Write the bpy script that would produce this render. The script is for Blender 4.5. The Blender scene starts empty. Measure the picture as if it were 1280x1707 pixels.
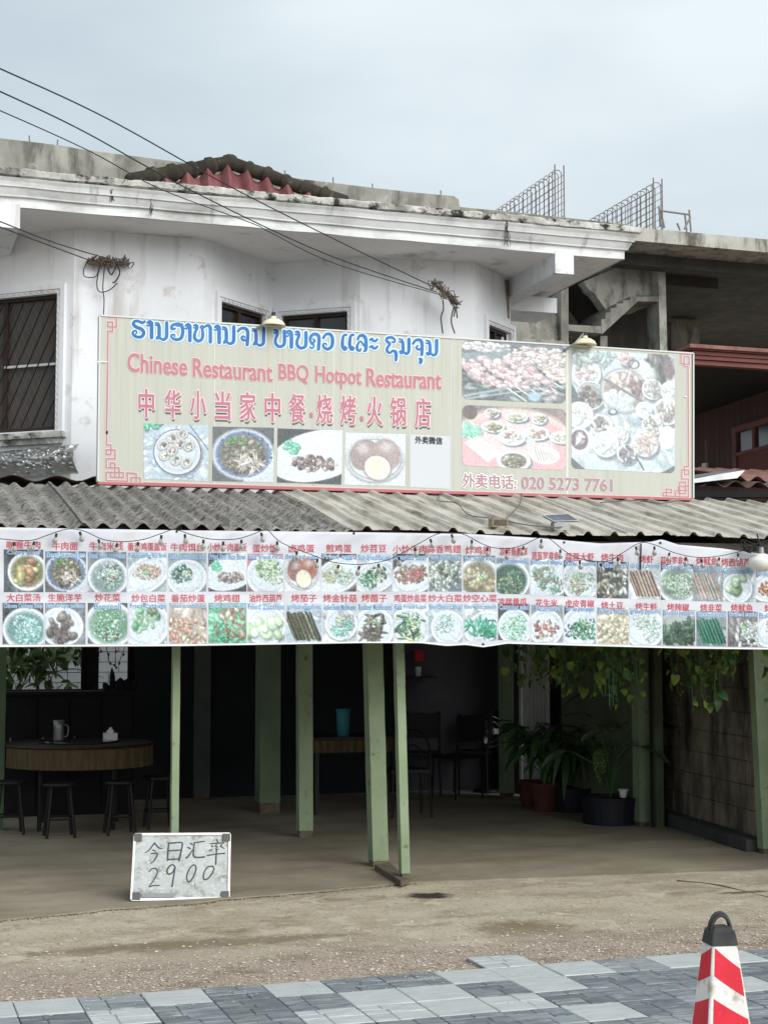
import bpy, math, random
import numpy as np
from mathutils import Vector, Matrix, noise
R = math.radians
random.seed(7)
rng = np.random.default_rng(7)
S = bpy.context.scene
COL = S.collection

# ------------------------------------------------------------------ camera
F, TH, YH, EYE = 2600.0, R(18.4), 1068.0, 1.7
PITCH = math.atan((YH - 853.5) / F)
cam = bpy.data.cameras.new('camera'); camo = bpy.data.objects.new('camera', cam); COL.objects.link(camo)
cam.sensor_fit = 'VERTICAL'; cam.sensor_height = 36; cam.sensor_width = 27
cam.lens = F / 1707 * 36; cam.clip_start = .1; cam.clip_end = 2000
camo.location = (0, 0, EYE); camo.rotation_euler = (R(90) + PITCH, 0, -TH)
S.camera = camo
CM = camo.rotation_euler.to_matrix()

# ------------------------------------------------------------------ sky, sun, exposure
SUN_EL, SUN_AZ = R(31), R(158)          # azimuth from +Y clockwise: behind the camera, to the right
w = bpy.data.worlds.new('World'); S.world = w; w.use_nodes = True
nt = w.node_tree; nt.nodes.clear()
def wn(t): return nt.nodes.new(t)
sky = wn('ShaderNodeTexSky'); sky.sky_type = 'NISHITA'; sky.sun_disc = False
sky.sun_elevation = SUN_EL; sky.sun_rotation = SUN_AZ; sky.dust_density = 4
b1 = wn('ShaderNodeBackground'); b1.inputs[1].default_value = .07; nt.links.new(sky.outputs[0], b1.inputs[0])
tc = wn('ShaderNodeTexCoord'); mp = wn('ShaderNodeMapping'); mp.inputs['Scale'].default_value = (1, 1, 2.6)
nz = wn('ShaderNodeTexNoise'); nz.inputs['Scale'].default_value = 2.9; nz.inputs['Detail'].default_value = 5; nz.inputs['Roughness'].default_value = .45
nt.links.new(tc.outputs['Generated'], mp.inputs[0]); nt.links.new(mp.outputs[0], nz.inputs['Vector'])
cr = wn('ShaderNodeValToRGB'); cr.color_ramp.elements[0].position = .3; cr.color_ramp.elements[1].position = .68
cr.color_ramp.elements[0].color = (.55, .64, .70, 1); cr.color_ramp.elements[1].color = (.82, .90, .93, 1)
nt.links.new(nz.outputs[0], cr.inputs[0])
b2 = wn('ShaderNodeBackground'); b2.inputs[1].default_value = .525; nt.links.new(cr.outputs[0], b2.inputs[0])
mx = wn('ShaderNodeMixShader'); mx.inputs[0].default_value = .92
nt.links.new(b1.outputs[0], mx.inputs[1]); nt.links.new(b2.outputs[0], mx.inputs[2])
wo = wn('ShaderNodeOutputWorld'); nt.links.new(mx.outputs[0], wo.inputs[0])
sl = bpy.data.lights.new('sun', 'SUN'); sl.energy = 1.5; sl.angle = R(50); sl.color = (1, .97, .93)
so = bpy.data.objects.new('sun', sl); COL.objects.link(so)
sd = Vector((math.sin(SUN_AZ) * math.cos(SUN_EL), math.cos(SUN_AZ) * math.cos(SUN_EL), math.sin(SUN_EL)))
so.rotation_euler = sd.to_track_quat('Z', 'Y').to_euler(); so.location = sd * 30
S.view_settings.view_transform = 'Standard'; S.view_settings.look = 'None'
S.view_settings.exposure = 1.06; S.view_settings.gamma = 1; S.view_settings.use_curve_mapping = False

# ------------------------------------------------------------------ measuring: a pixel of the photo to a point on a real plane
O = Vector((0, 0, EYE))
def ray(px, py): return CM @ Vector(((px - 640) / F, -(py - 853.5) / F, -1))
def P(px, py, Y):
    d = ray(px, py); return O + d * (Y / d.y)
def PX(px, py, X):
    d = ray(px, py); return O + d * (X / d.x)
def G(px, py, z=0.0):
    d = ray(px, py); return O + d * ((z - EYE) / d.z)
def HIT(px, py, a, b):                      # vertical plane through plan points a, b
    n = Vector((b[1] - a[1], a[0] - b[0], 0)); d = ray(px, py)
    return O + d * ((Vector((a[0], a[1], 0)) - O).dot(n) / d.dot(n))
def PROJ(v):
    q = CM.transposed() @ (Vector(v) - O); return (640 + F * q.x / -q.z, 853.5 - F * q.y / -q.z)

# ------------------------------------------------------------------ materials
def lin(c): return tuple((x / 255 / 12.92 if x / 255 <= .04045 else ((x / 255 + .055) / 1.055) ** 2.4) for x in c[:3])
def c4(c): return (*lin(c), 1)
MATS = {}
def mat(name, c1, c2=None, scale=6, rough=.8, bump=.0, bscale=None, stretch=(1, 1, 1), metal=0, c3=None, s3=2, t3=.6, w3=.08,
        st3=(1, 1, 1), detail=6, spec=.3, trans=0, objvar=0, emit=0, lo=.35, hi=.65, c5=None, s5=1, t5=.6, w5=.05, st5=(1, 1, 1)):
    if name in MATS: return MATS[name]
    m = bpy.data.materials.new(name); m.use_nodes = True; t = m.node_tree; N = t.nodes; L = t.links
    b = N['Principled BSDF']; b.inputs['Roughness'].default_value = rough; b.inputs['Metallic'].default_value = metal
    b.inputs['Specular IOR Level'].default_value = spec
    g = N.new('ShaderNodeNewGeometry')
    def nse(sc, st, det=detail, rg=.6):
        mpp = N.new('ShaderNodeMapping'); mpp.inputs['Scale'].default_value = st; L.new(g.outputs['Position'], mpp.inputs[0])
        n = N.new('ShaderNodeTexNoise'); n.inputs['Scale'].default_value = sc; n.inputs['Detail'].default_value = det
        n.inputs['Roughness'].default_value = rg; L.new(mpp.outputs[0], n.inputs['Vector']); return n
    col = None
    if c2:
        n = nse(scale, stretch); r = N.new('ShaderNodeValToRGB')
        r.color_ramp.elements[0].position = lo; r.color_ramp.elements[1].position = hi
        r.color_ramp.elements[0].color = c4(c1); r.color_ramp.elements[1].color = c4(c2)
        L.new(n.outputs[0], r.inputs[0]); col = r.outputs[0]
    for cc, ss, tt, ww, st in ((c3, s3, t3, w3, st3), (c5, s5, t5, w5, st5)):
        if cc:
            n = nse(ss, st, 8, .65); r = N.new('ShaderNodeMapRange'); r.inputs[1].default_value = tt - ww; r.inputs[2].default_value = tt + ww
            L.new(n.outputs[0], r.inputs[0]); mm = N.new('ShaderNodeMix'); mm.data_type = 'RGBA'
            L.new(r.outputs[0], mm.inputs[0])
            if col is None: mm.inputs[6].default_value = c4(c1)
            else: L.new(col, mm.inputs[6])
            mm.inputs[7].default_value = c4(cc); col = mm.outputs[2]
    if objvar:
        oi = N.new('ShaderNodeObjectInfo'); r = N.new('ShaderNodeMapRange'); r.inputs[3].default_value = 1 - objvar; r.inputs[4].default_value = 1 + objvar
        L.new(oi.outputs['Random'], r.inputs[0]); hs = N.new('ShaderNodeHueSaturation'); L.new(r.outputs[0], hs.inputs['Value'])
        if col is None: hs.inputs['Color'].default_value = c4(c1)
        else: L.new(col, hs.inputs['Color'])
        col = hs.outputs[0]
    if col is None: b.inputs['Base Color'].default_value = c4(c1)
    else: L.new(col, b.inputs['Base Color'])
    if bump:
        n = nse(bscale or scale * 3, stretch, 8, .7); bp = N.new('ShaderNodeBump'); bp.inputs['Strength'].default_value = min(1, bump * 10)
        bp.inputs['Distance'].default_value = bump * .1; L.new(n.outputs[0], bp.inputs['Height']); L.new(bp.outputs[0], b.inputs['Normal'])
    if trans: b.inputs['Transmission Weight'].default_value = trans
    if emit: b.inputs['Emission Color'].default_value = c4(c1); b.inputs['Emission Strength'].default_value = emit
    MATS[name] = m; return m
def mat_attr(name, rough=.45, fade=None):
    m = bpy.data.materials.new(name); m.use_nodes = True; t = m.node_tree; b = t.nodes['Principled BSDF']
    a = t.nodes.new('ShaderNodeAttribute'); a.attribute_name = 'print'; t.links.new(a.outputs['Color'], b.inputs['Base Color'])
    b.inputs['Roughness'].default_value = rough; b.inputs['Specular IOR Level'].default_value = .25; return m

m_white = mat('painted_plaster', (226, 229, 234), (212, 215, 220), 1.3, .8, .02, 14, c3=(158, 154, 148), s3=2.4, t3=.68, w3=.14, st3=(2.2, 2.2, .22), c5=(176, 170, 160), s5=5, t5=.68, w5=.08)
m_soffit = mat('soffit_plaster', (234, 232, 231), (224, 222, 221), 1.2, .85, .02, 10, c3=(128, 122, 114), s3=1.6, t3=.68, w3=.1)
m_corn = mat('cornice_paint', (228, 231, 233), (214, 217, 218), 1.8, .75, .02, 16, c3=(70, 70, 66), s3=2.2, t3=.70, w3=.09, st3=(2.6, 1, .5), c5=(120, 122, 118), s5=1.1, t5=.62, w5=.16, st5=(1.2, 1, 2.5))
m_coping = mat('mouldy_coping', (208, 208, 204), (160, 160, 154), 9, .9, .06, 30, c3=(46, 46, 42), s3=7, t3=.56, w3=.05, st3=(1, 1, 1.2), c5=(90, 92, 84), s5=2.2, t5=.6, w5=.1)
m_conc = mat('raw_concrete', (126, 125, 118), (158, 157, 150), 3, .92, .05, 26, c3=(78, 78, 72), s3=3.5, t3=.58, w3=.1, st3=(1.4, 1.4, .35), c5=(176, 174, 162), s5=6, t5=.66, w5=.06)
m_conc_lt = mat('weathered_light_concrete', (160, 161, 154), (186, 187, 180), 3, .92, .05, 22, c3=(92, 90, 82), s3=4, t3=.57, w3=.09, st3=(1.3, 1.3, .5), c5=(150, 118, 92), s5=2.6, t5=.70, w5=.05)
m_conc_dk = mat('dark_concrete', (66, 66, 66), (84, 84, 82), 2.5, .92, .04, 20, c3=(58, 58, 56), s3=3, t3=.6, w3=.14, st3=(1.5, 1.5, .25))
m_steel = mat('rusty_rebar', (110, 106, 106), (134, 126, 122), 9, .7)
m_tile_red = mat('red_roof_tile', (118, 70, 72), (142, 92, 92), 3, .85, .03, 20, c3=(110, 60, 58), s3=3, t3=.6)
m_ridge = mat('mossy_ridge_tile', (50, 47, 43), (70, 65, 58), 8, .95, .08, 30, c3=(50, 58, 36), s3=4, t3=.60, w3=.08, c5=(124, 104, 94), s5=11, t5=.64)
m_wood_dk = mat('dark_wood', (58, 44, 40), (40, 30, 28), 8, .6, .02, 30, stretch=(1, 1, .2))
m_glass_dk = mat('dark_window_glass', (38, 40, 42), (54, 56, 58), 2, .15, spec=.5)
m_grille = mat('black_grille_iron', (24, 22, 22), rough=.5)
m_shade = mat('cream_enamel', (228, 222, 192), (206, 200, 170), 7, .35, spec=.5)
m_alu = mat('grey_metal', (150, 152, 152), (126, 128, 128), 8, .45, metal=.6)
m_foil = mat('crinkled_foil', (214, 214, 214), (150, 150, 150), 6, .28, .12, 9, metal=.92)
m_fibro = mat('fibre_cement_sheet', (118, 115, 110), (152, 148, 142), 5, .95, .12, 46, stretch=(1, .35, 1), c3=(60, 58, 54), s3=20, t3=.56, w3=.08, c5=(174, 170, 164), s5=36, t5=.60, w5=.05, objvar=.08)
m_sheet = mat('pale_roof_sheet', (174, 169, 158), (196, 192, 182), 3, .85, .03, 30, stretch=(1, .3, 1), c3=(112, 106, 96), s3=4, t3=.58, w3=.12, st3=(4, .5, 1), c5=(90, 86, 78), s5=24, t5=.66, w5=.05, objvar=.06)
m_rust_sheet = mat('rusty_dark_sheet', (64, 50, 46), (90, 72, 66), 6, .9, .05, 25, c3=(116, 112, 108), s3=5, t3=.62)
m_green = mat('green_post_paint', (136, 152, 124), (122, 138, 110), 3, .7, .03, 25, c3=(84, 88, 72), s3=11, t3=.65, w3=.05, c5=(120, 128, 104), s5=14, t5=.64, st5=(1, 1, .4))
m_green_dk = mat('green_wall_paint', (98, 106, 86), (82, 90, 72), 2, .8)
m_base = mat('bare_mortar', (112, 102, 88), (86, 78, 66), 9, .95, .08, 30)
m_beam = mat('weathered_beam', (84, 78, 70), (58, 54, 50), 5, .9, .04, 30, stretch=(.3, 1, 1))
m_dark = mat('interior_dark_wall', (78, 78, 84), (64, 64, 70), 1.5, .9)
m_dkwood2 = mat('near_black_timber', (22, 21, 22), (15, 14, 16), 6, .8)  # near black: the hall's shade is put into the timber colour
m_block = mat('stained_block', (120, 112, 96), (148, 140, 122), 4, .95, .1, 25, c3=(50, 46, 42), s3=2.6, t3=.52, w3=.12, st3=(1.2, 1.2, .4), objvar=.06)
m_wblock = mat('whitewashed_block', (236, 238, 240), (226, 228, 230), 5, .9, .03, 30, objvar=.04)
m_brownwall = mat('brown_board', (86, 60, 56), (70, 48, 46), 5, .75, .02, 20, stretch=(1, 1, .12), objvar=.14)
m_redwood = mat('red_brown_fascia', (120, 70, 66), (98, 56, 54), 6, .6, .02, 20, stretch=(.4, 1, 1))
m_brownroof = mat('brown_roof_tile', (116, 82, 76), (140, 106, 98), 8, .9, .05, 30)
m_panelred = mat('rust_red_panel', (112, 60, 50), (98, 50, 44), 6, .7)
m_silver = mat('silver_flashing', (190, 194, 198), (160, 164, 168), 4, .35, .03, 10, metal=.7)
m_wire = mat('black_cable', (38, 38, 40), rough=.6)
m_wireg = mat('grey_cable', (96, 98, 98), rough=.6)
m_bulb = mat('clear_bulb_glass', (170, 166, 158), rough=.12, trans=.55, spec=.5)
m_whiteplas = mat('white_plastic', (222, 222, 214), rough=.45)
m_solar = mat('solar_cell', (88, 96, 112), (74, 82, 98), 10, .12, spec=.6)
m_leafv = mat('yellow_green_leaf', (104, 124, 50), (80, 104, 42), 9, .6, objvar=.35)
m_leafd = mat('dark_green_leaf', (52, 84, 46), (70, 102, 60), 9, .45, objvar=.3)
m_leafsp = mat('speckled_green_leaf', (60, 92, 52), (80, 110, 62), 9, .45, c3=(196, 204, 160), s3=60, t3=.58, w3=.05)
m_leaft = mat('tree_leaf', (74, 100, 46), (98, 122, 60), 6, .5, objvar=.3)
m_twig = mat('twig_bark', (92, 78, 62), (70, 60, 48), 12, .9)
m_terra = mat('terracotta_plastic', (92, 50, 42), (78, 42, 36), 6, .7)
m_blackpot = mat('black_plastic', (30, 30, 40), rough=.45)
m_soil = mat('potting_soil', (46, 36, 28), (60, 48, 38), 30, 1)
m_cloth = mat('tan_tablecloth', (92, 78, 56), (72, 60, 42), 9, .9, stretch=(3, 3, .4))
m_turq = mat('turquoise_plastic', (60, 130, 140), rough=.5)
m_red = mat('red_paint', (176, 40, 44), rough=.5)
m_conew = mat('cone_white', (226, 228, 226), (208, 210, 206), 12, .5, .01, 30, c3=(164, 156, 140), s3=14, t3=.60, w3=.08)
m_coner = mat('cone_red_film', (214, 34, 58), (196, 28, 50), 14, .42, .008, 60, c3=(226, 96, 104), s3=60, t3=.66, w3=.04, st3=(1, 1, .2))
m_coneb = mat('cone_black_rubber', (48, 48, 50), (64, 64, 64), 14, .7, .02, 60, c3=(120, 118, 114), s3=14, t3=.66)
m_board = mat('worn_whiteboard', (172, 179, 180), (160, 168, 168), 8, .35, c3=(124, 124, 116), s3=13, t3=.57, w3=.07, c5=(192, 197, 196), s5=30, t5=.6, st5=(1, 1, 2))
m_frame = mat('aluminium_trim', (206, 206, 204), (180, 180, 178), 9, .35, metal=.5)
m_corner = mat('grey_plastic_corner', (88, 86, 86), rough=.6)
m_tape = mat('grey_tape', (130, 138, 140), rough=.5)
m_marker = mat('marker_ink', (58, 64, 68), rough=.5)
m_signbg = mat('sign_vinyl', (186, 189, 180), (180, 184, 174), 2, .45, .008, 8, stretch=(4, 1, .3), c3=(170, 173, 164), s3=7, t3=.60, w3=.1, st3=(5, 1, .12), c5=(196, 190, 164), s5=9, t5=.64, w5=.08, st5=(5, 1, .1))
m_signedge = mat('sign_metal_edge', (208, 210, 206), rough=.5)
m_pink = mat('faded_red_print', (186, 122, 132), rough=.5)
m_pink2 = mat('faded_mauve_print', (182, 118, 134), rough=.5)
m_pinkline = mat('faded_border_print', (176, 132, 136), rough=.5)
m_pinkpale = mat('pale_pink_outline', (222, 204, 206), rough=.5)
m_paleline = mat('white_outline_print', (232, 234, 232), rough=.5)
m_blue = mat('blue_print', (52, 114, 182), (40, 100, 166), 3, .45)
m_bluepale = mat('pale_blue_outline', (204, 230, 246), rough=.5)
m_shadowp = mat('dark_green_print', (88, 100, 92), rough=.5)
m_phone = mat('dusty_pink_print', (172, 136, 146), rough=.5)
m_qrpanel = mat('white_print_panel', (198, 203, 208), rough=.5)
m_blackp = mat('black_print', (40, 44, 52), rough=.5)
m_vinyl = mat('banner_vinyl', (202, 205, 213), (192, 195, 203), 2.5, .5, .02, 6, c3=(186, 184, 180), s3=2.6, t3=.66, w3=.1)
m_capred = mat('caption_red_print', (188, 84, 98), rough=.5)
m_capblue = mat('caption_blue_print', (84, 130, 184), rough=.5)
m_capglow = mat('caption_pale_glow', (206, 224, 240), rough=.5)
m_print = mat_attr('printed_photo'); 
m_rope = mat('grey_rope', (120, 112, 100), rough=.9)
m_nest = mat('tangled_twine', (88, 80, 72), (120, 110, 98), 40, 1)
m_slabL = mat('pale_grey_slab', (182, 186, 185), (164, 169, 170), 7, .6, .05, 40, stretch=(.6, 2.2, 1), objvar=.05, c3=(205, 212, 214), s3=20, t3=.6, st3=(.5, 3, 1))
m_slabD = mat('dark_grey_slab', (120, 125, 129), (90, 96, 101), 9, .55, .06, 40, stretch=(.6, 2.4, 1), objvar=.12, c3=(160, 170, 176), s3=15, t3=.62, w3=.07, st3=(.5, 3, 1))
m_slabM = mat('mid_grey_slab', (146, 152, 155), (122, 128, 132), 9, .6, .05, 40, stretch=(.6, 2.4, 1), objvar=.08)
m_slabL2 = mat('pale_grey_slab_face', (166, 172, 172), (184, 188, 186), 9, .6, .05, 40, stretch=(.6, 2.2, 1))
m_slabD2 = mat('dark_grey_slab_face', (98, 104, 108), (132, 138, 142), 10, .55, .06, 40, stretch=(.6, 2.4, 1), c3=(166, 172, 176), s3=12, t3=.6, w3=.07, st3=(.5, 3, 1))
m_joint = mat('sandy_joint', (104, 96, 84), (80, 74, 66), 20, .95)
m_pebble = mat('pebble', (150, 136, 122), (190, 178, 166), 40, .9, objvar=0, c3=(106, 92, 82), s3=60, t3=.55)

# ------------------------------------------------------------------ mesh helper
class MB:
    def __init__(s): s.v = []; s.f = []; s.mi = []
    def add(s, vs, fs, mi=0):
        k = len(s.v); s.v += [Vector(v) for v in vs]; s.f += [tuple(i + k for i in f) for f in fs]; s.mi += [mi] * len(fs); return s
    def box(s, a, b, mi=0):
        x0, y0, z0 = a; x1, y1, z1 = b
        return s.add([(x0, y0, z0), (x1, y0, z0), (x1, y1, z0), (x0, y1, z0), (x0, y0, z1), (x1, y0, z1), (x1, y1, z1), (x0, y1, z1)],
                     [(0, 3, 2, 1), (4, 5, 6, 7), (0, 1, 5, 4), (1, 2, 6, 5), (2, 3, 7, 6), (3, 0, 4, 7)], mi)
    def bar(s, a, b, wd, ht, up=Vector((0, 0, 1)), mi=0):
        a = Vector(a); b = Vector(b); d = (b - a).normalized(); sd_ = d.cross(up)
        if sd_.length < 1e-4: sd_ = d.cross(Vector((1, 0, 0)))
        sd_.normalize(); u = sd_.cross(d); vs = []
        for p in (a, b):
            for q, r in ((-1, -1), (1, -1), (1, 1), (-1, 1)): vs.append(p + sd_ * q * wd / 2 + u * r * ht / 2)
        return s.add(vs, [(0, 1, 2, 3), (7, 6, 5, 4), (0, 4, 5, 1), (1, 5, 6, 2), (2, 6, 7, 3), (3, 7, 4, 0)], mi)
    def prism(s, pts, d, mi=0):             # polygon of points pushed by vector d
        n = len(pts); pts = [Vector(p) for p in pts]; d = Vector(d)
        return s.add(pts + [p + d for p in pts], [tuple(range(n)), tuple(range(2 * n - 1, n - 1, -1))] + [(i, i + n, (i + 1) % n + n, (i + 1) % n) for i in range(n)], mi)
    def tube(s, pts, r, n=6, mi=0, r2=None, cap=True):
        pts = [Vector(p) for p in pts]; k = len(pts); vs = []; fs = []; pu = None
        for i, p in enumerate(pts):
            d = (pts[min(i + 1, k - 1)] - pts[max(i - 1, 0)]).normalized()
            u = d.orthogonal().normalized() if pu is None else (pu - d * pu.dot(d)).normalized()
            pu = u; v = d.cross(u); rr = r if r2 is None else r + (r2 - r) * i / max(1, k - 1)
            for j in range(n):
                a = 2 * math.pi * j / n; vs.append(p + (u * math.cos(a) + v * math.sin(a)) * rr)
        for i in range(k - 1):
            for j in range(n): fs.append((i * n + j, i * n + (j + 1) % n, (i + 1) * n + (j + 1) % n, (i + 1) * n + j))
        if cap: fs += [tuple(range(n - 1, -1, -1)), tuple((k - 1) * n + j for j in range(n))]
        return s.add(vs, fs, mi)
    def lathe(s, c, prof, n=24, mi=0, axis=None, a0=0, a1=2 * math.pi):
        c = Vector(c); q = Vector((0, 0, 1)).rotation_difference(Vector(axis)) if axis is not None else None; vs = []; fs = []
        for r, z in prof:
            for j in range(n):
                a = a0 + (a1 - a0) * j / n; p = Vector((r * math.cos(a), r * math.sin(a), z))
                vs.append(c + (q @ p if q else p))
        for i in range(len(prof) - 1):
            for j in range(n): fs.append((i * n + j, i * n + (j + 1) % n, (i + 1) * n + (j + 1) % n, (i + 1) * n + j))
        return s.add(vs, fs, mi)
    def jitter(s, a, sc=3):
        for v in s.v:
            v += noise.noise_vector(v * sc) * a
        return s
    def build(s, name, m, parent=None, smooth=False, origin=None, **kw):
        me = bpy.data.meshes.new(name); o = bpy.data.objects.new(name, me); COL.objects.link(o)
        base = Vector((0, 0, 0))
        if parent is not None:
            o.parent = parent; q = parent
            while q: base = base + Vector(q.location); q = q.parent
            if origin is not None: o.location = Vector(origin) - base; base = Vector(origin)
        else:
            if origin is None:
                zs = min(v.z for v in s.v); origin = (sum(v.x for v in s.v) / len(s.v), sum(v.y for v in s.v) / len(s.v), zs)
            o.location = origin; base = Vector(origin)
        me.from_pydata([tuple(v - base) for v in s.v], [], s.f)
        for mm in (m if isinstance(m, (list, tuple)) else [m]): me.materials.append(mm)
        if any(s.mi): me.polygons.foreach_set('material_index', s.mi)
        if smooth: me.polygons.foreach_set('use_smooth', [True] * len(me.polygons))
        me.update()
        for k, v in kw.items(): o[k] = v
        return o
def thing(name, loc, label, cat, group=None):
    o = bpy.data.objects.new(name, None); COL.objects.link(o); o.location = loc; o.empty_display_size = .1
    o['label'] = label; o['category'] = cat
    if group: o['group'] = group
    return o
def bevel(o, w=.004, seg=2):
    m = o.modifiers.new('bevel', 'BEVEL'); m.width = w; m.segments = seg; m.limit_method = 'ANGLE'; return o
def link_copy(src, parent, mtx, name=None):     # shares mesh data
    c = bpy.data.objects.new(name or src.name.split('.')[0], src.data if hasattr(src, 'data') else src); COL.objects.link(c); c.parent = parent
    c.matrix_local = mtx; return c
def catmull(pts, k=6, closed=False):
    P_ = [Vector(p) for p in pts]; out = []; n = len(P_)
    for i in range(n if closed else n - 1):
        g = (lambda j: P_[j % n]) if closed else (lambda j: P_[max(0, min(n - 1, j))])
        a, b, c, d = g(i - 1), g(i), g(i + 1), g(i + 2)
        for j in range(k):
            t = j / k; out.append(.5 * ((2 * b) + (c - a) * t + (2 * a - 5 * b + 4 * c - d) * t * t + (3 * b - a - 3 * c + d) * t ** 3))
    out.append(P_[0] if closed else P_[-1]); return out

# ================================================================== GROUND
def ground_mat():
    m = bpy.data.materials.new('dusty_ground'); m.use_nodes = True; t = m.node_tree; N = t.nodes; L = t.links; b = N['Principled BSDF']
    g = N.new('ShaderNodeNewGeometry'); sp = N.new('ShaderNodeSeparateXYZ'); L.new(g.outputs['Position'], sp.inputs[0])
    def nse(sc, det=8, rg=.65, st=(1, 1, 1)):
        mpp = N.new('ShaderNodeMapping'); mpp.inputs['Scale'].default_value = st; L.new(g.outputs['Position'], mpp.inputs[0])
        n = N.new('ShaderNodeTexNoise'); n.inputs['Scale'].default_value = sc; n.inputs['Detail'].default_value = det; n.inputs['Roughness'].default_value = rg
        L.new(mpp.outputs[0], n.inputs['Vector']); return n.outputs[0]
    def rng_(x, a, b_):
        r = N.new('ShaderNodeMapRange'); r.inputs[1].default_value = a; r.inputs[2].default_value = b_; L.new(x, r.inputs[0]); return r.outputs[0]
    def mixc(f, a, b_):
        mm = N.new('ShaderNodeMix'); mm.data_type = 'RGBA'; L.new(f, mm.inputs[0])
        for k, x in ((6, a), (7, b_)):
            if isinstance(x, tuple): mm.inputs[k].default_value = c4(x)
            else: L.new(x, mm.inputs[k])
        return mm.outputs[2]
    def mth(op, a, b_):
        q = N.new('ShaderNodeMath'); q.operation = op
        for k, x in ((0, a), (1, b_)):
            if isinstance(x, (int, float)): q.inputs[k].default_value = x
            else: L.new(x, q.inputs[k])
        return q.outputs[0]
    sand = mixc(rng_(nse(1.6, 8, .6, (1, 1.6, 1)), .38, .62), (182, 172, 153), (158, 147, 127))
    sand = mixc(rng_(nse(70), .52, .7), sand, (188, 178, 160))
    sand = mixc(rng_(nse(1.7, 9, .72, (.8, 1.3, 1)), .53, .68), sand, (122, 110, 88))
    sand = mixc(rng_(nse(45, 6), .56, .62), sand, (132, 121, 100)); sand = mixc(rng_(nse(160, 2), .62, .68), sand, (206, 198, 182)); sand = mixc(rng_(nse(4, 9, .7), .56, .60), sand, (186, 177, 158))
    grav = mixc(rng_(nse(90, 4), .4, .6), (128, 112, 98), (182, 168, 154))
    grav = mixc(rng_(nse(2.2), .52, .66), grav, (112, 102, 82))
    grav = mixc(rng_(nse(150, 2), .6, .66), grav, (206, 198, 188))
    y = mth('ADD', sp.outputs[1], mth('MULTIPLY', mth('SUBTRACT', nse(1.5), .5), 1.1))
    def stain(c_, px, py, rx, ry, colr, k=1.0):
        q_ = G(px, py); dx = mth('MULTIPLY', mth('SUBTRACT', sp.outputs[0], q_.x), 1 / rx); dy = mth('MULTIPLY', mth('SUBTRACT', sp.outputs[1], q_.y), 1 / ry)
        dd = mth('ADD', mth('MULTIPLY', dx, dx), mth('MULTIPLY', dy, dy)); dd = mth('ADD', dd, mth('MULTIPLY', mth('SUBTRACT', nse(7, 8, .75), .5), 3.4))
        return mixc(mth('MULTIPLY', rng_(dd, 1.1, .3), k), c_, colr)
    sand = stain(sand, 712, 1490, .20, .16, (58, 52, 40)); sand = stain(sand, 870, 1545, .34, .30, (112, 98, 74), .8); sand = stain(sand, 1120, 1555, .9, .18, (114, 102, 80), .7); sand = stain(sand, 330, 1570, 1.1, .16, (118, 106, 84), .8)
    sand = stain(sand, 780, 1570, .25, .12, (196, 186, 164), .8); sand = stain(sand, 1240, 1486, .25, .05, (70, 62, 48), .8)
    f = rng_(y, 8.75, 8.25)
    c = mixc(f, sand, grav); L.new(c, b.inputs['Base Color']); b.inputs['Roughness'].default_value = .95; b.inputs['Specular IOR Level'].default_value = .2
    bp = N.new('ShaderNodeBump'); bp.inputs['Distance'].default_value = .012; bp.inputs['Strength'].default_value = .7
    L.new(mth('MULTIPLY', nse(80, 6), rng_(y, 11, 8.2)), bp.inputs['Height']); L.new(bp.outputs[0], b.inputs['Normal'])
    return m
m_ground = ground_mat()
# fine grid near the camera, huge skirt beyond
gm = MB()
xs = [-300, -40, -8] + [-2 + .12 * i for i in range(84)] + [14, 40, 300]; ys = [-300, -30, 2, 6.5] + [7.4 + .12 * i for i in range(26)] + [16, 40, 400]
def gz(x, y):
    if -2 < x < 8 and 7.4 < y < 10.45:
        k = min(1, (y - 7.4) / .25) * min(1, (10.45 - y) / .3)
        return -.012 + k * (.010 * noise.noise(Vector((x * .8, y * 1.6, 3))) + .006 * noise.noise(Vector((x * 4, y * 5, 1))))
    return -.012
vs = [(x, y, gz(x, y)) for y in ys for x in xs]; nx = len(xs)
gm.add(vs, [(j * nx + i, j * nx + i + 1, (j + 1) * nx + i + 1, (j + 1) * nx + i) for j in range(len(ys) - 1) for i in range(nx - 1)])
gm.build('ground', m_ground, smooth=True, origin=(0, 0, 0), kind='structure')

# restaurant floor slab with a ragged front edge
m_floor = mat('worn_floor_concrete', (154, 146, 128), (134, 126, 109), 1.4, .9, .03, 20, stretch=(1, .5, 1), c3=(116, 108, 92), s3=1.3, t3=.58, w3=.14, st3=(.7, 1.5, 1), c5=(158, 150, 134), s5=9, t5=.66, w5=.08)
fm = MB(); edge = []
A, B = G(0, 1532), G(690, 1470); C_ = G(1000, 1478)
for i in range(141):
    x = -6 + i * .1
    if x < A.x: y = A.y
    elif x < B.x: y = A.y + (B.y - A.y) * (x - A.x) / (B.x - A.x)
    else: y = B.y + (x - B.x) * -.10
    edge.append(Vector((x, y + .05 * noise.noise(Vector((x * 2.2, 0, 0))) + .03 * noise.noise(Vector((x * 9, 0, 5))), 0)))
n = len(edge)
fm.add([(e.x, e.y, -.02) for e in edge] + [(e.x, e.y, 0.0) for e in edge] + [(e.x, 20, 0) for e in edge],
       [(i, i + 1, n + i + 1, n + i) for i in range(n - 1)] + [(n + i, n + i + 1, 2 * n + i + 1, 2 * n + i) for i in range(n - 1)])
fm.build('floor', m_floor, origin=(0, 10, 0), kind='structure')

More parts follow.
